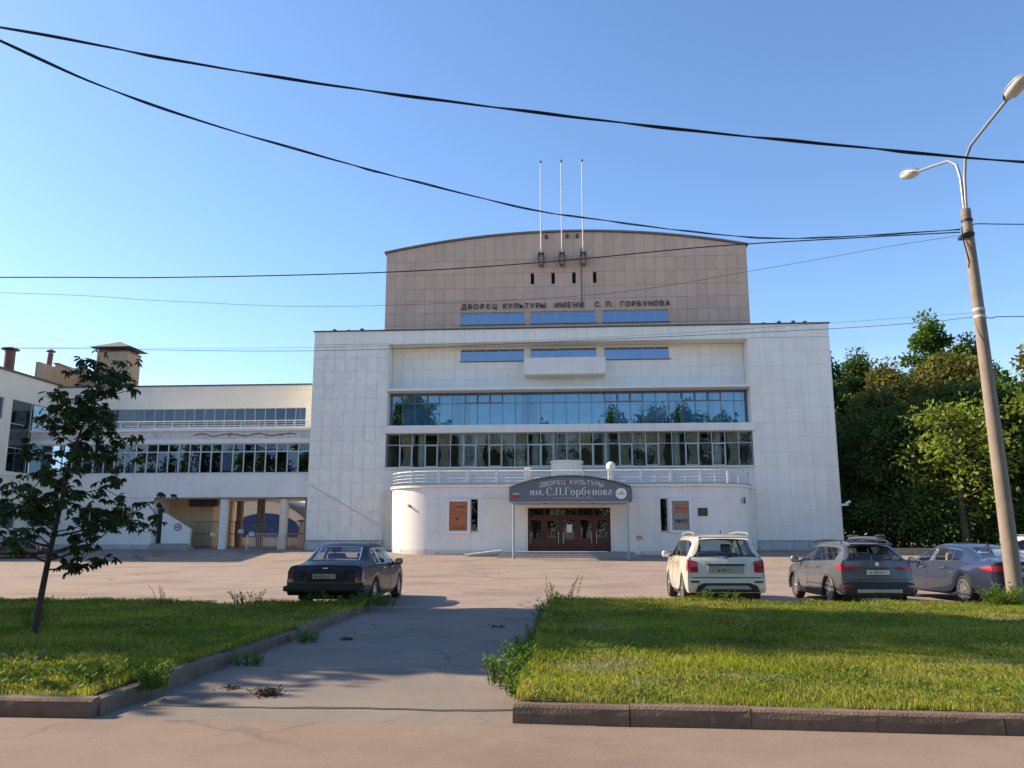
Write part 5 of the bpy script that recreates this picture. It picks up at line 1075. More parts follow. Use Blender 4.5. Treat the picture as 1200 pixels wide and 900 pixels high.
def rim_tube(o, r_, name, mat, parent, off=0.):
    me = o.data; cnt = {}
    for p in me.polygons:
        for a, b_ in p.edge_keys: cnt[(a, b_)] = cnt.get((a, b_), 0)+1
    ed = [e for e, c_ in cnt.items() if c_ == 1]; nb = {}
    for a, b_ in ed: nb.setdefault(a, []).append(b_); nb.setdefault(b_, []).append(a)
    mb = MB(); seen = set()
    for st in list(nb):
        if st in seen: continue
        loop = [st]; seen.add(st); cur = st
        while True:
            nx = [q for q in nb[cur] if q not in seen]
            if not nx: break
            cur = nx[0]; seen.add(cur); loop.append(cur)
        pts = [me.vertices[i].co+me.vertices[i].normal*off for i in loop]
        if len(pts) > 3: mb.tube(pts+[pts[0]], r_, 5, False)
    return mb.build(name, mat, parent, True)
def wheel(t, x, y, rw, wd, spokes, rimr, mat='alloy', cap=False):
    s = 1 if x > 0 else -1; mb = MB(); n = 36; prof = [(rimr, -wd/2+.02), (rw-.05, -wd/2), (rw-.012, -wd/2+.025), (rw, -wd/2+.06), (rw, wd/2-.06), (rw-.012, wd/2-.025), (rw-.05, wd/2), (rimr, wd/2-.02)]
    for r_, a in prof:
        for i in range(n): q = 2*math.pi*i/n; mb.v.append((x+a*s, y+r_*math.cos(q), rw+r_*math.sin(q)))
    for j in range(len(prof)-1):
        for i in range(n): mb.f.append((j*n+i, j*n+(i+1) % n, (j+1)*n+(i+1) % n, (j+1)*n+i))
    w = mb.build('wheel', 'rubber', t, True)
    mb = MB().cyl((x+s*(wd/2-.09), y, rw), (x+s*(wd/2-.10), y, rw), rimr, n=28); mb.build('brake', 'plastic', w)
    mb = MB(); xo = x+s*(wd/2-.015)
    for i in range(28):
        a, b_ = 2*math.pi*i/28, 2*math.pi*(i+1)/28
        k = len(mb.v)
        for q in (a, b_):
            for r_, d in ((rimr+.012, 0), (rimr-.022, .006), (rimr-.03, -.08)): mb.v.append((xo+s*d, y+r_*math.cos(q), rw+r_*math.sin(q)))
        mb.f += [(k, k+1, k+4, k+3), (k+1, k+2, k+5, k+4)]
    for i in range(spokes):
        q = 2*math.pi*i/spokes+.3; d = Vector((0, math.cos(q), math.sin(q))); e = Vector((0, -math.sin(q), math.cos(q))); c_ = Vector((xo-s*.012, y, rw)); k = len(mb.v); w0, w1 = rimr*1.5/spokes+.008, rimr*1.1/spokes+.006
        for r_, ww, dd in ((.03, w0, .012), (rimr-.01, w1, 0)):
            for sg_, dx_ in ((-1, 0), (1, 0), (1, -.03), (-1, -.03)): mb.v.append(tuple(c_+d*r_+e*(ww*sg_)+Vector((s*(dd+dx_), 0, 0))))
        mb.f += [(k, k+1, k+5, k+4), (k+1, k+2, k+6, k+5), (k+2, k+3, k+7, k+6), (k+3, k, k+4, k+7)]
    mb.cyl((xo-s*.02, y, rw), (xo+s*.01, y, rw), .065, .05, 16)
    if cap: mb.cyl((xo-s*.015, y, rw), (xo+s*.004, y, rw), rimr*.86, rimr*.72, 28)
    mb.build('rim', mat, w, False)
def lerp(a, b_, t): return a+(b_-a)*t
def car(label, cat, loc, rz, P):
    t = thing('parked_car', label, cat, loc, rz, 'cars parked on the forecourt'); n = 14
    ra, fa, L, Ra = P['ra'], P['fa'], P['L'], P['R']; rw = P['rw']; zs = P['sill']; W = P['W']/2
    yl = [0, ra-Ra, ra-.74*Ra, ra, ra+.74*Ra, ra+Ra, P['by'][0], P['by'][1], fa-Ra, fa-.74*Ra, fa, fa+.74*Ra, fa+Ra, L]
    up = rw*.35; zl = [zs+.04, zs, rw+.62*Ra, rw+1.06*Ra, rw+.62*Ra, zs, zs, zs, zs, rw+.62*Ra, rw+1.06*Ra, rw+.62*Ra, zs, zs+.02]
    taper = [P.get('tr', .93), .97, .985, 1, 1, 1, 1, 1, 1, 1, .995, .985, .965, .88]
    V = {}; verts = []
    def add(p): verts.append(tuple(p)); return len(verts)-1
    zm = P.get('zm', .62)
    for i in range(n):
        w = W*taper[i]; yb, zb, yt, zt, wt_ = P['yb'][i], P['zb'][i], P['yt'][i], P['zt'][i], P['wt'][i]; wb_ = w-P.get('tuck', .05); cab = zt-zb > .12
        ww = wt_+.05 if cab else lerp(wb_, wt_, .35)
        z1 = max(zl[i]+.07, .38); z2 = max(z1+.06, zm)
        rows = [(w-.03, yl[i], zl[i]), (w-.004, yl[i], z1), (w, lerp(yl[i], yb, .5), z2), (wb_+.025, yb, zb-.075), (wb_-.012, yb, zb), (ww, lerp(yb, yt, .93), lerp(zb, zt, .88 if cab else .5)), (wt_, yt, zt), (0, yt, zt+P['crown'][i])]
        for k, (x, y, z) in enumerate(rows):
            if i == 0: y += P['ry'][min(k, 4)]
            if i == 0 and k > 4: y -= P['bulge']*(1-(x/(wb_-.012))**2)
            if i == 13: y -= P['fy'][min(k, 4)]; 
            if i == 13 and k > 4: y += .22*(1-(x/(wb_-.012))**2)
            for s in (-1, 1): V[i, k, s] = V[i, k, -1] if (k == 7 and s == 1) else add((x*s, y, z))
    faces, tags = [], []
    T = P['tags']
    def put(f, key, s):
        tg = T.get(key, 'body'); faces.append(f if s > 0 else f[::-1]); tags.append(tg if tg in ('body', 'rear_window', 'windscreen', 'lower', 'lid', 'grille', 'band', 'skid') else tg+('L' if s < 0 else 'R'))
    for s in (-1, 1):
        for i in range(n-1):
            for k in range(7): put((V[i, k, s], V[i+1, k, s], V[i+1, k+1, s], V[i, k+1, s]), (i, k), s)
        for end, i in (('R', 0), ('F', 13)):
            sg_ = -1 if end == 'R' else 1; bul = P['bulge'] if end == 'R' else .22; G_ = {}
            x4 = abs(verts[V[i, 4, 1]][0]); fr = [1]+[abs(verts[V[i, 4+j, 1]][0])/x4 for j in (1, 2, 3)]
            for k in range(5):
                for j in range(4):
                    if k == 4 or j == 0: G_[k, j] = V[i, k if j == 0 else 4+j, s] if k < 4 else V[i, 4+j, s]
                    elif j == 3 and s == 1: G_[k, j] = V['c', end, k]
                    else:
                        o_ = verts[V[i, k, s]]; G_[k, j] = add((o_[0]*fr[j], o_[1]+sg_*bul*(1-fr[j]**2), o_[2]))
                        if j == 3: V['c', end, k] = G_[k, j]
            for k in range(4):
                for j in range(3):
                    f = (G_[k, j], G_[k+1, j], G_[k+1, j+1], G_[k, j+1]); f = f if end == 'R' else f[::-1]; put(f[::-1] if end == 'R' else f[::-1], (end, k, j), s)
    names = sorted(set(tags)); me = bpy.data.meshes.new('cage'); me.from_pydata(verts, [], faces); me.update()
    for nm in names: me.materials.append(None)
    me.polygons.foreach_set('material_index', [names.index(q) for q in tags])
    cr = me.attributes.new('crease_edge', 'FLOAT', 'EDGE'); row = {}
    for (i, k, s), v in [(q, v) for q, v in V.items() if q[0] != 'c']: row[v] = (i, k)
    vals = []
    for e in me.edges:
        a, b_ = row.get(e.vertices[0]), row.get(e.vertices[1]); c_ = 0.
        if a and b_:
            if a[1] == b_[1] and a[1] == 4: c_ = P.get('c4', .35)
            if a[1] == b_[1] and a[1] == 3: c_ = .15
            if a[0] == b_[0] == 0: c_ = P.get('c0', .3)
            if a[0] == b_[0] and a[0] in P.get('cc', ()) and min(a[1], b_[1]) >= 5: c_ = .4
        vals.append(c_)
    cr.data.foreach_set('value', vals)
    ob = bpy.data.objects.new('cage', me); col.objects.link(ob); md = ob.modifiers.new('s', 'SUBSURF'); md.levels = 3; md.render_levels = 3
    dg = bpy.context.evaluated_depsgraph_get(); dg.update(); ev = ob.evaluated_get(dg).to_mesh(); vs_ = [tuple(v.co) for v in ev.vertices]; by = {}
    for p in ev.polygons: by.setdefault(names[p.material_index], []).append(tuple(p.vertices))
    ob.evaluated_get(dg).to_mesh_clear(); bpy.data.objects.remove(ob)
    bd = part_from(by['body'], vs_, 'body', P['paint'], t)
    P = dict(P); P['bvh'] = BVHTree.FromPolygons([Vector(v) for v in vs_], [f for fs in by.values() for f in fs])
    objs = {'body': bd}
    gm = P.get('glass', 'car_glass')
    for nm, fs in by.items():
        if nm == 'body': continue
        b_ = nm[:-1] if nm[-1] in 'LR' and nm not in ('lid',) else nm
        mat = {'rear_window': P.get('rglass', gm), 'windscreen': gm, 'window': gm, 'quarter': gm, 'qwin': gm, 'tail': P.get('tailmat', 'tail_red'), 'lower': P.get('lower', 'plastic'), 'sillp': 'plastic', 'door': P['paint'], 'doorf': P['paint'], 'lid': P['paint'], 'skid': 'silver', 'band': 'tail_red', 'headlight': 'chrome', 'grille': 'plastic', 'pillar': 'plastic'}[b_]
        pn = {'window': 'side_window', 'quarter': 'side_window', 'qwin': 'side_window', 'tail': 'tail_light', 'lower': 'bumper_insert', 'sillp': 'sill', 'door': 'door', 'doorf': 'door', 'lid': 'tailgate' if P.get('hatch') else 'boot_lid', 'skid': 'skid_plate', 'band': 'light_strip', 'pillar': 'door_pillar'}.get(b_, b_)
        o = part_from(fs, vs_, pn, mat, t); objs[nm] = o
        if b_ in ('rear_window', 'windscreen', 'window', 'quarter', 'qwin'): rim_tube(o, P.get('trim_r', .010), 'window_trim', P.get('trim', 'plastic'), o, .002)
        if b_ in ('door', 'doorf', 'lid'):
            rim_tube(o, .0055, 'seam', 'black', o, -.001)
    # underbody and wheel housings
    MB().box(-W+.26, W-.26, .12, L-.2, .22, .52).box(-W+.10, W-.10, ra+Ra+.02, fa-Ra-.02, .20, .5).box(-W+.1, W-.1, .15, ra-Ra-.02, .3, .6).box(-W+.12, W-.12, fa+Ra+.02, L-.15, .25, .6).build('underbody', 'plastic', t)
    for x in (-1, 1):
        for y in (ra, fa): wheel(t, x*(W-P.get('wd', .215)/2-.015), y, rw, P.get('wd', .215), P.get('spokes', 10), P.get('rimr', rw*.66), P.get('rim', 'alloy'), P.get('cap', False))
    # interior: seats, dashboard, wheel
    ys = P['seat_y']; sm = P.get('seatmat', 'seat'); zf = .42
    for sx in (-.38, .38):
        st = MB().box(sx-.25, sx+.25, ys, ys+.5, zf, zf+.22).build('seat', sm, t, bevel=.05)
        mb = MB(); mb.prism([(ys-.02, zf+.15), (ys+.14, zf+.15), (ys-.10, zf+.78), (ys-.22, zf+.78)], .46, 'x', sx-.23); mb.build('seat_back', sm, st, bevel=.04)
        MB().box(sx-.13, sx+.13, ys-.24, ys-.13, zf+.80, zf+1.0).build('headrest', sm, st, bevel=.04)
    yr = ys-.95; MB().box(-.62, .62, yr, yr+.45, zf, zf+.2).build('rear_seat', sm, t, bevel=.04)
    mb = MB(); mb.prism([(yr-.05, zf+.1), (yr+.1, zf+.1), (yr-.12, zf+.62), (yr-.22, zf+.62)], 1.2, 'x', -.6); mb.build('rear_seat_back', sm, t, bevel=.03)
    if P.get('rhead', True):
        for sx in (-.38, .38): MB().box(sx-.12, sx+.12, yr-.24, yr-.14, zf+.64, zf+.80).build('headrest', sm, t, bevel=.04)
    MB().box(-.68, .68, ys+.95, ys+1.25, .6, zf+.5).build('dashboard', 'plastic', t, bevel=.05)
    mb = MB(); c_ = Vector((-.38, ys+.72, zf+.48)); mb.tube([c_+Vector((.18*math.cos(q), .06*math.sin(q), .17*math.sin(q))) for q in [2*math.pi*i/24 for i in range(25)]], .014, 6, False); mb.build('steering_wheel', 'plastic', t)
    # mirrors and handles
    for s in (-1, 1):
        ym = P['mirror'][0]; zmr = P['mirror'][1]; m_ = MB(); m_.v = []; 
        m_.lathe([(0, -.09), (.06, -.085), (.085, -.03), (.085, .03), (.06, .075), (0, .08)], (0, 0, 0), 14); m_.v = [(s*(W+.10)+v[0]*1.25, ym+v[1]*.75, zmr+v[2]*.95) for v in m_.v]
        mo = m_.build('wing_mirror', P.get('mirmat', P['paint']), t, True); MB().box(*(sorted((s*(W-.06), s*(W+.04)))), ym-.03, ym+.03, zmr-.07, zmr-.03).build('mirror_arm', 'plastic', mo)
        MB().box(*(sorted((s*(W+.025), s*(W+.17)))), ym-.072, ym-.066, zmr-.055, zmr+.055).build('mirror_glass', 'chrome', mo)
    for (y, z) in P['handles']:
        for s in (-1, 1):
            MB().box(*(sorted((s*(W-.02), s*(W+.022)))), y-.10, y+.10, z-.014, z+.014).build('door_handle', P.get('hmat', P['paint']), t, bevel=.008)
    P['extra'](t, P, objs, W)
    return t
def number_plate(t, y, z, s_, wd=.52, lean=0, frame='plastic', dirty=False):
    p = MB().box(-wd/2-.012, wd/2+.012, y-.012, y+.012, z-.066, z+.066).build('number_plate', frame, t); MB().box(-wd/2, wd/2, y-.016, y-.0125, z-.054, z+.054).build('plate_face', 'plate' if not dirty else 'silver', p)
    text('plate_print', s_, 'ink', p, 0-.04, y-.018, z-.037, .105, .0015, sx=.82); MB().box(wd/2-.115, wd/2-.112, y-.0185, y-.0165, z-.05, z+.05).build('plate_line', 'ink', p); return p
def roof_rails(t, W, y0, y1, z, x, mat):
    for s in (-1, 1): MB().tube([(s*x, y0, z-.03), (s*x, y0+.10, z+.035), (s*x*.99, (y0+y1)/2, z+.06), (s*x*.97, y1-.12, z+.03), (s*x*.97, y1, z-.03)], .017, 8).build('roof_rail', mat, t, True)
PT = dict(navy=M('paint_black_navy', (.004, .0045, .009), .3, 0, var=.03, coat=.25, spec=.35), cream=paint('paint_pearl_white', (.72, .66, .53), .0, .3), grey=paint('paint_grey', (.145, .148, .155), .5, .34), blue=paint('paint_slate_blue', (.034, .044, .082), .4, .3),
          bronze=paint('paint_bronze', (.22, .19, .15), .5, .35), white=paint('paint_white', (.75, .75, .74), 0, .3), dark=paint('paint_midnight', (.010, .012, .022), .2, .3))
doors_s = {}
for k in (0, 1, 2, 3): doors_s.update({(6, k): 'door', (7, k): 'doorf', (8, k): 'doorf', (5, k): 'door'})
doors_s.update({(4, k): 'door' for k in range(4)})
sed_tags = {**doors_s, ('R', 2, 1): 'lid', ('R', 2, 2): 'lid', ('R', 3, 1): 'lid', ('R', 3, 2): 'lid', (0, 6): 'lid', (1, 6): 'lid', (0, 5): 'lid', (1, 5): 'lid', (2, 6): 'rear_window', (9, 6): 'windscreen', (9, 5): 'windscreen', (3, 4): 'qwin', (4, 4): 'window', (5, 4): 'window', (7, 4): 'quarter', (8, 4): 'quarter', (6, 4): 'pillar',
            ('F', 3, 0): 'headlight', ('F', 2, 0): 'headlight', ('F', 2, 1): 'grille', ('F', 2, 2): 'grille', ('F', 1, 2): 'grille'}
# --- black Soviet style sedan ------------------------------------------------
def volga_extra(t, P, o, W):
    y0 = rear_y(P, 0, .74)
    for s in (-1, 1):
        patch(t, P, 'tail_light', 'tail_dark', [(s*.70, -.1), (s*.85, -.02), (s*.90, .10)], [.60, .60, .62], [.87, .87, .86], .012, .03)
        patch(t, P, 'reverse_light', 'plastic', [(s*.52, -.1), (s*.69, -.1)], [.64, .64], [.82, .82], .01, .02)
    MB().box(-.44, .44, y0-.03, y0+.1, .62, .85).build('plate_recess', 'plastic', t, bevel=.02)
    number_plate(t, y0-.045, .73, 'м 475 ах', .52, dirty=True, frame='plastic')
    yb_ = rear_y(P, 0, .46)
    b = MB(); b.box(-.90, .90, yb_-.10, yb_+.06, .40, .52); b.box(-.93, -.87, yb_-.06, .55, .40, .52); b.box(.87, .93, yb_-.06, .55, .40, .52); b.build('rear_bumper', 'plastic', t, bevel=.03); MB().box(-.86, .86, yb_-.106, yb_-.099, .465, .48).build('bumper_strip', 'plastic', t)
    yc_ = rear_y(P, 0, .90); MB().box(-.06, .06, yc_-.02, yc_+.02, .885, .92).build('badge', 'chrome', t, bevel=.01)
    MB().cyl((.35, -.05, .30), (.35, .3, .30), .025, n=8).build('exhaust', 'silver', t)
volga = dict(L=4.82, W=1.80, ra=1.17, fa=3.97, R=.375, rw=.325, sill=.27, by=(2.45, 2.58), paint=PT['navy'], tags=sed_tags, bulge=.05, c0=.75, c4=.5, tr=.965,
  yb=[0, .35, .80, 1.42, 1.75, 2.1, 2.46, 2.54, 2.95, 3.25, 3.55, 3.95, 4.4, 4.75], zb=[.94, .95, .955, .955, .95, .945, .94, .94, .935, .93, .925, .91, .89, .83],
  yt=[.02, .38, .82, 1.36, 1.62, 1.95, 2.38, 2.48, 2.72, 2.92, 3.55, 3.95, 4.4, 4.72], zt=[.965, .985, .99, 1.415, 1.445, 1.455, 1.455, 1.455, 1.44, 1.405, .965, .945, .92, .86],
  wt=[.66, .66, .64, .56, .58, .59, .59, .59, .58, .56, .66, .64, .62, .6], crown=[.015, .02, .02, .03, .035, .035, .035, .035, .035, .03, .025, .02, .02, .02], ry=[.0, -.02, -.02, 0, .03], fy=[.05, 0, 0, .02, .05],
  trim='chrome', trim_r=.014, spokes=8, seat_y=2.35, mirror=(3.2, .98), handles=((1.95, .86), (2.85, .86)), hmat='chrome', mirmat='plastic', rhead=False, extra=volga_extra, rimr=.20, glass='car_glass')
car('black boxy old sedan with chrome window frames parked at the end of the path', 'car', (-5.50, 18.62, 0), R(0), volga)
# --- white compact off-roader ------------------------------------------------
hatch_doors = dict(doors_s)
hat_tags = {**hatch_doors, ('R', 2, 1): 'lid', ('R', 2, 2): 'lid', ('R', 3, 1): 'lid', ('R', 3, 2): 'lid', (0, 6): 'rear_window', (9, 6): 'windscreen', (9, 5): 'windscreen', (1, 4): 'qwin', (2, 4): 'qwin', (3, 4): 'qwin', (4, 4): 'window', (5, 4): 'window', (7, 4): 'quarter', (8, 4): 'quarter', (6, 4): 'pillar',
            ('F', 3, 0): 'headlight', ('F', 2, 0): 'headlight', ('F', 2, 1): 'grille', ('F', 2, 2): 'grille'}
def glk_extra(t, P, o, W):
    for s in (-1, 1):
        q = patch(t, P, 'tail_light', 'tail_red', [(s*.64, -.12), (s*.74, -.11), (s*.86, -.06), (s*.93, .10)], [.80, .80, .80, .84], [1.06, 1.09, 1.10, 1.11], .014, .03)
        patch(t, P, 'light_bar', 'tail_dark', [(s*.70, -.12), (s*.86, -.06)], [.90, .90], [.925, .925], .018, .01)
        patch(t, P, 'reflector', 'tail_dark', [(s*.62, -.12), (s*.82, -.1)], [.565, .565], [.605, .605], .012, .02)
    y0 = rear_y(P, 0, .86); MB().box(-.42, .42, y0-.010, y0+.08, .755, .955).build('plate_recess', 'silver', t, bevel=.02); number_plate(t, y0-.026, .85, 'н 436 ет', .52, frame='silver', dirty=True)
    MB().box(-.43, .43, y0-.035, y0+.02, .957, .985).build('handle_bar', 'plastic', t, bevel=.008)
    yb_ = rear_y(P, 0, 1.04); MB().cyl((0, yb_-.018, 1.04), (0, yb_+.01, 1.04), .045, n=20).build('badge', 'chrome', t)
    text('badge_print', 'GLK 300', 'chrome', t, -.50, rear_y(P, -.5, 1.02)-.006, 1.02, .06, .004)
    yd = rear_y(P, 0, .5); b = MB(); b.prism([(-.74, .36), (.74, .36), (.68, .50), (.52, .56), (-.52, .56), (-.68, .50)], .14, 'y', yd-.018); b.build('rear_diffuser', 'plastic', t, bevel=.02)
    b = MB(); b.prism([(-.56, .42), (.56, .42), (.46, .50), (-.46, .50)], .1, 'y', yd-.03); b.build('skid_plate', 'silver', t, bevel=.01)
    b = MB(); b.prism([(-.60, 1.575), (.60, 1.575), (.58, 1.615), (-.58, 1.615)], .26, 'y', .06); b.build('roof_spoiler', P['paint'], t, bevel=.015)
    yw = rear_y(P, 0, 1.14); MB().tube([(-.02, yw-.02, 1.12), (.10, yw-.01, 1.15), (.42, yw+.02, 1.17)], .012, 6).build('wiper', 'plastic', t)
    roof_rails(t, W, .34, 2.7, 1.655, .63, 'silver'); MB().tube([(0, .5, 1.66), (0, .42, 1.75)], .012, 6).build('aerial', 'plastic', t)
    patch(t, P, 'bumper_edge', 'plastic', [(-.78, -.12), (0, -.2), (.78, -.12)], [.675]*3, [.69]*3, .004, .01)
glk = dict(L=4.50, W=1.84, ra=.93, fa=3.66, R=.43, rw=.365, sill=.30, by=(2.2, 2.34), paint=PT['cream'], tags=hat_tags, hatch=True, bulge=.06, c0=.55, c4=.35, tr=.955, zm=.66,
  yb=[.03, .36, .72, 1.1, 1.42, 1.80, 2.22, 2.32, 2.7, 3.10, 3.45, 3.8, 4.2, 4.45], zb=[1.13, 1.13, 1.125, 1.12, 1.115, 1.11, 1.10, 1.10, 1.09, 1.085, 1.075, 1.06, 1.03, .95],
  yt=[.05, .26, .62, 1.0, 1.4, 1.75, 2.18, 2.28, 2.52, 2.66, 3.40, 3.8, 4.2, 4.4], zt=[1.15, 1.585, 1.625, 1.64, 1.645, 1.645, 1.64, 1.64, 1.62, 1.585, 1.12, 1.095, 1.06, .98],
  wt=[.72, .62, .64, .65, .65, .65, .65, .65, .64, .62, .70, .68, .66, .62], crown=[.015, .025, .03, .03, .03, .03, .03, .03, .03, .03, .03, .02, .02, .02], ry=[-.06, -.10, -.09, -.035, 0], fy=[.05, 0, 0, .02, .05],
  glass='car_glass', rglass='car_glass', spokes=7, rimr=.25, seat_y=2.15, mirror=(2.98, 1.16), handles=((1.75, .99), (2.62, .99)), extra=glk_extra, wd=.235)
car('cream white boxy off-roader with roof rails parked facing the building', 'car', (3.56, 19.78, 0), R(0), glk)
# --- grey hatchback ------------------------------------------------------------
def rio_extra(t, P, o, W):
    for s in (-1, 1):
        patch(t, P, 'tail_light', 'tail_red', [(s*.40, -.14), (s*.62, -.1), (s*.80, -.03), (s*.87, .10), (s*.88, .30)], [.90, .865, .835, .86, .93], [.935, .955, .985, .99, .975], .014, .03)
        patch(t, P, 'light_bar', 'tail_dark', [(s*.60, -.12), (s*.80, -.04)], [.90, .90], [.915, .915], .018, .01)
        patch(t, P, 'reflector', 'tail_red', [(s*.62, -.1), (s*.82, -.03)], [.465, .47], [.515, .515], .012, .02)
    patch(t, P, 'light_strip', 'tail_dark', [(-.40, -.14), (0, -.2), (.40, -.14)], [.912]*3, [.928]*3, .008, .01)
    yb_ = rear_y(P, 0, .985); MB().cyl((0, yb_-.015, .985), (0, yb_+.01, .985), .045, n=18).build('badge', 'chrome', t)
    number_plate(t, rear_y(P, 0, .80)-.02, .80, 'в 129 ст', .52)
    patch(t, P, 'bumper_insert', 'plastic', [(-.86, .1), (-.82, -.03), (-.6, -.1), (0, -.2), (.6, -.1), (.82, -.03), (.86, .1)], [.31]*7, [.52, .55, .60, .60, .60, .55, .52], .008, .02, 5, 4)
    patch(t, P, 'skid_plate', 'silver', [(-.5, -.12), (0, -.2), (.5, -.12)], [.35, .36, .35], [.425, .43, .425], .026, .04)
    MB().cyl((.56, rear_y(P, .56, .36)-.04, .35), (.56, .1, .35), .045, n=14).build('exhaust', 'plastic', t)
    b = MB(); b.prism([(-.52, 1.405), (.52, 1.405), (.50, 1.445), (-.50, 1.445)], .26, 'y', .22); b.build('roof_spoiler', P['paint'], t, bevel=.02)
    yw = rear_y(P, 0, 1.075); MB().tube([(0, yw-.02, 1.06), (.14, yw-.005, 1.085), (.36, yw+.03, 1.09)], .014, 6).build('wiper', 'plastic', t)
    roof_rails(t, W, .55, 2.5, 1.475, .55, 'plastic'); MB().prism([(.50, 1.475), (.67, 1.475), (.52, 1.53)], .03, 'x', -.015).build('aerial', 'plastic', t)
    for s in (-1, 1):
        for yc in (P['ra'], P['fa']):
            pts = [(s*(W-.012), yc+P['R']*.97*math.cos(q), P['rw']+P['R']*.97*math.sin(q)) for q in [math.pi*(-.06+1.12*i/16) for i in range(17)]]; MB().tube(pts, .034, 5).build('arch_trim', 'plastic', t)
        MB().box(*sorted((s*(W-.06), s*(W+.004))), P['ra']+P['R'], P['fa']-P['R'], .20, .36).build('sill', 'plastic', t, bevel=.02)
rio = dict(L=4.22, W=1.75, ra=.76, fa=3.36, R=.385, rw=.325, sill=.27, by=(1.98, 2.10), paint=PT['grey'], tags=hat_tags, hatch=True, bulge=.10, c0=.35, c4=.3, tr=.93,
  yb=[.05, .52, .80, 1.08, 1.32, 1.62, 2.0, 2.08, 2.5, 2.98, 3.2, 3.55, 3.95, 4.15], zb=[1.05, 1.045, 1.035, 1.02, 1.01, 1.0, .985, .985, .965, .945, .935, .90, .84, .76],
  yt=[.08, .42, .72, 1.02, 1.3, 1.58, 1.92, 2.0, 2.22, 2.36, 3.18, 3.55, 3.95, 4.1], zt=[1.07, 1.41, 1.45, 1.468, 1.475, 1.475, 1.465, 1.46, 1.43, 1.39, .975, .94, .87, .79],
  wt=[.66, .52, .53, .55, .56, .56, .56, .56, .55, .54, .64, .62, .6, .56], crown=[.02, .03, .03, .03, .03, .03, .03, .03, .03, .03, .03, .02, .02, .02], ry=[-.05, -.06, -.04, -.01, 0], fy=[.05, 0, 0, .02, .05],
  glass='car_glass', rglass='car_glass_dark', spokes=10, rimr=.215, seat_y=1.95, mirror=(2.84, 1.03), handles=((1.42, .90), (2.38, .88)), extra=rio_extra, hmat='chrome')
car('grey hatchback with black roof rails and silver skid plate beside the cream off-roader', 'car', (6.98, 19.85, 0), R(2.5), rio)
# --- slate blue saloon ----------------------------------------------------------
def jag_extra(t, P, o, W):
    for s in (-1, 1):
        patch(t, P, 'tail_light', 'tail_red', [(s*.52, -.16), (s*.70, -.08), (s*.84, 0), (s*.91, .16), (s*.93, .42)], [.86, .83, .82, .83, .885], [.92, .945, .955, .95, .905], .014, .03)
    patch(t, P, 'chrome_bar', 'chrome', [(-.5, -.15), (0, -.2), (.5, -.15)], [.895]*3, [.94]*3, .012, .02)
    number_plate(t, rear_y(P, 0, .76)-.02, .76, 'о 614 км', .52)
    patch(t, P, 'bumper_strip', 'chrome', [(-.88, .05), (-.7, -.06), (0, -.2), (.7, -.06), (.88, .05)], [.52]*5, [.533]*5, .006, .01)
    patch(t, P, 'rear_diffuser', 'plastic', [(-.66, -.08), (0, -.2), (.66, -.08)], [.27]*3, [.38]*3, .01, .02)
    MB().prism([(1.45, 1.345), (1.62, 1.375), (1.46, 1.42)], .03, 'x', -.015).build('aerial', 'plastic', t)
jag_tags = {**sed_tags}
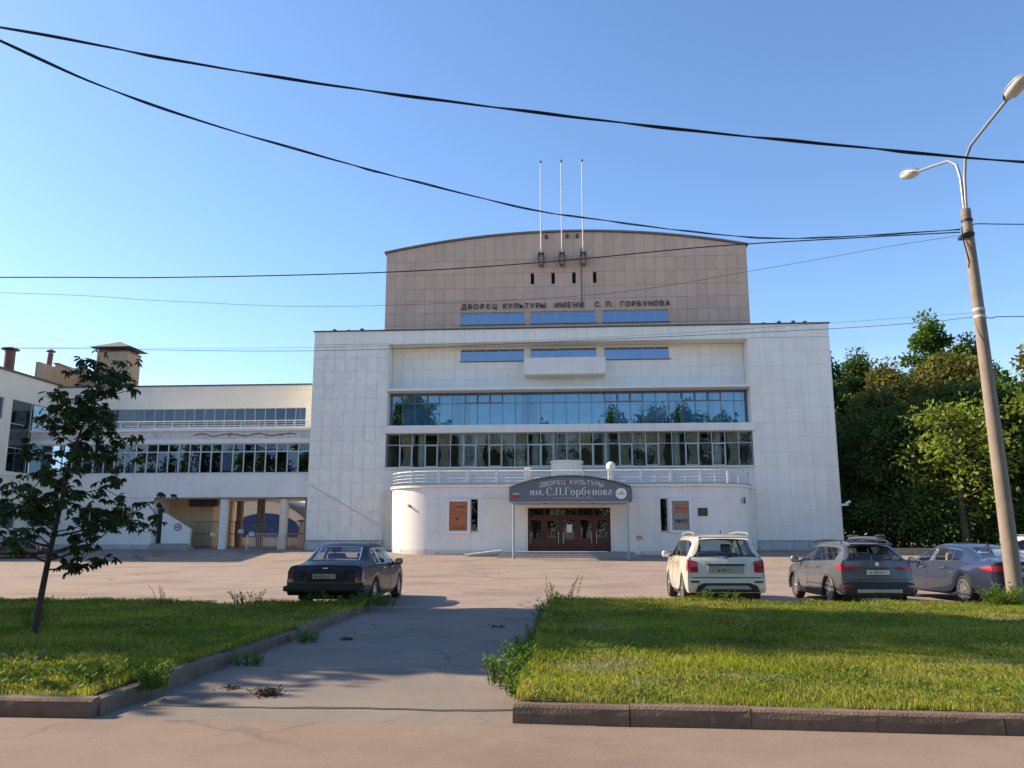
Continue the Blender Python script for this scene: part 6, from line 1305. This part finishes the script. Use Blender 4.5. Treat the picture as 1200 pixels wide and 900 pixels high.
jag = dict(L=4.95, W=1.88, ra=1.12, fa=4.03, R=.41, rw=.345, sill=.25, by=(2.6, 2.72), paint=PT['blue'], tags=jag_tags, bulge=.16, c0=.2, c4=.2, tr=.90, tuck=.07,
  yb=[.08, .42, .75, 1.28, 1.65, 2.1, 2.6, 2.68, 3.05, 3.5, 3.75, 4.1, 4.55, 4.85], zb=[.985, .99, .99, .985, .975, .965, .955, .955, .945, .935, .925, .89, .82, .74],
  yt=[.06, .40, .78, 1.55, 1.85, 2.15, 2.5, 2.58, 2.75, 2.9, 3.72, 4.1, 4.55, 4.82], zt=[1.03, 1.055, 1.075, 1.36, 1.405, 1.43, 1.435, 1.432, 1.41, 1.37, .975, .93, .86, .77],
  wt=[.66, .66, .62, .50, .53, .55, .56, .56, .55, .53, .64, .62, .6, .55], crown=[.02, .02, .025, .03, .03, .03, .03, .03, .03, .03, .03, .03, .02, .02], ry=[-.03, -.05, -.03, -.02, 0], fy=[.05, 0, 0, .02, .05],
  trim='chrome', trim_r=.013, spokes=15, rimr=.245, seat_y=2.45, seatmat='seat_beige', mirror=(3.32, 1.0), handles=((1.95, .85), (2.95, .84)), extra=jag_extra, glass='car_glass', wd=.24, hmat='chrome')
car('slate blue saloon with chrome window trim parked behind the lamp post', 'car', (10.42, 20.05, 0), R(5), jag)
# --- cars farther back -----------------------------------------------------------
def plain_extra(t, P, o, W):
    for s in (-1, 1): patch(t, P, 'tail_light', 'tail_red', [(s*.58, -.12), (s*.82, -.04), (s*.89, .14)], [.74, .74, .78], [.89, .90, .90], .014, .03)
    number_plate(t, rear_y(P, 0, .74)-.02, .74, 'к 208 от', .52)
def suv_extra(t, P, o, W):
    for s in (-1, 1): patch(t, P, 'tail_light', 'tail_red', [(s*.66, -.12), (s*.86, -.06), (s*.92, .1)], [.84, .84, .86], [1.08, 1.10, 1.10], .014, .03)
    number_plate(t, rear_y(P, 0, .86)-.02, .86, 'с 317 мо', .52); roof_rails(t, W, .4, 2.7, 1.655, .63, 'silver')
far_sed = dict(volga); far_sed.update(paint=PT['dark'], extra=plain_extra, trim='plastic', bulge=.12, c0=.3, c4=.25, trim_r=.01, rhead=True, mirmat=PT['dark'], hmat=PT['dark'])
car('dark sedan parked in the shade of the side wing', 'car', (-37.2, 57.0, gz(57)-.005), R(94), far_sed)
far_suv = dict(glk); far_suv.update(paint=PT['white'], extra=suv_extra, glass='car_glass_dark')
car('white off-roader standing far behind the lamp post', 'car', (20.3, 34.5, 0), R(84), far_suv)
far_b = dict(glk); far_b.update(paint=PT['bronze'], extra=suv_extra, glass='car_glass_dark')
car('bronze off-roader facing the road behind the grey hatchback', 'car', (15.6, 44.5, 0), R(150), far_b)
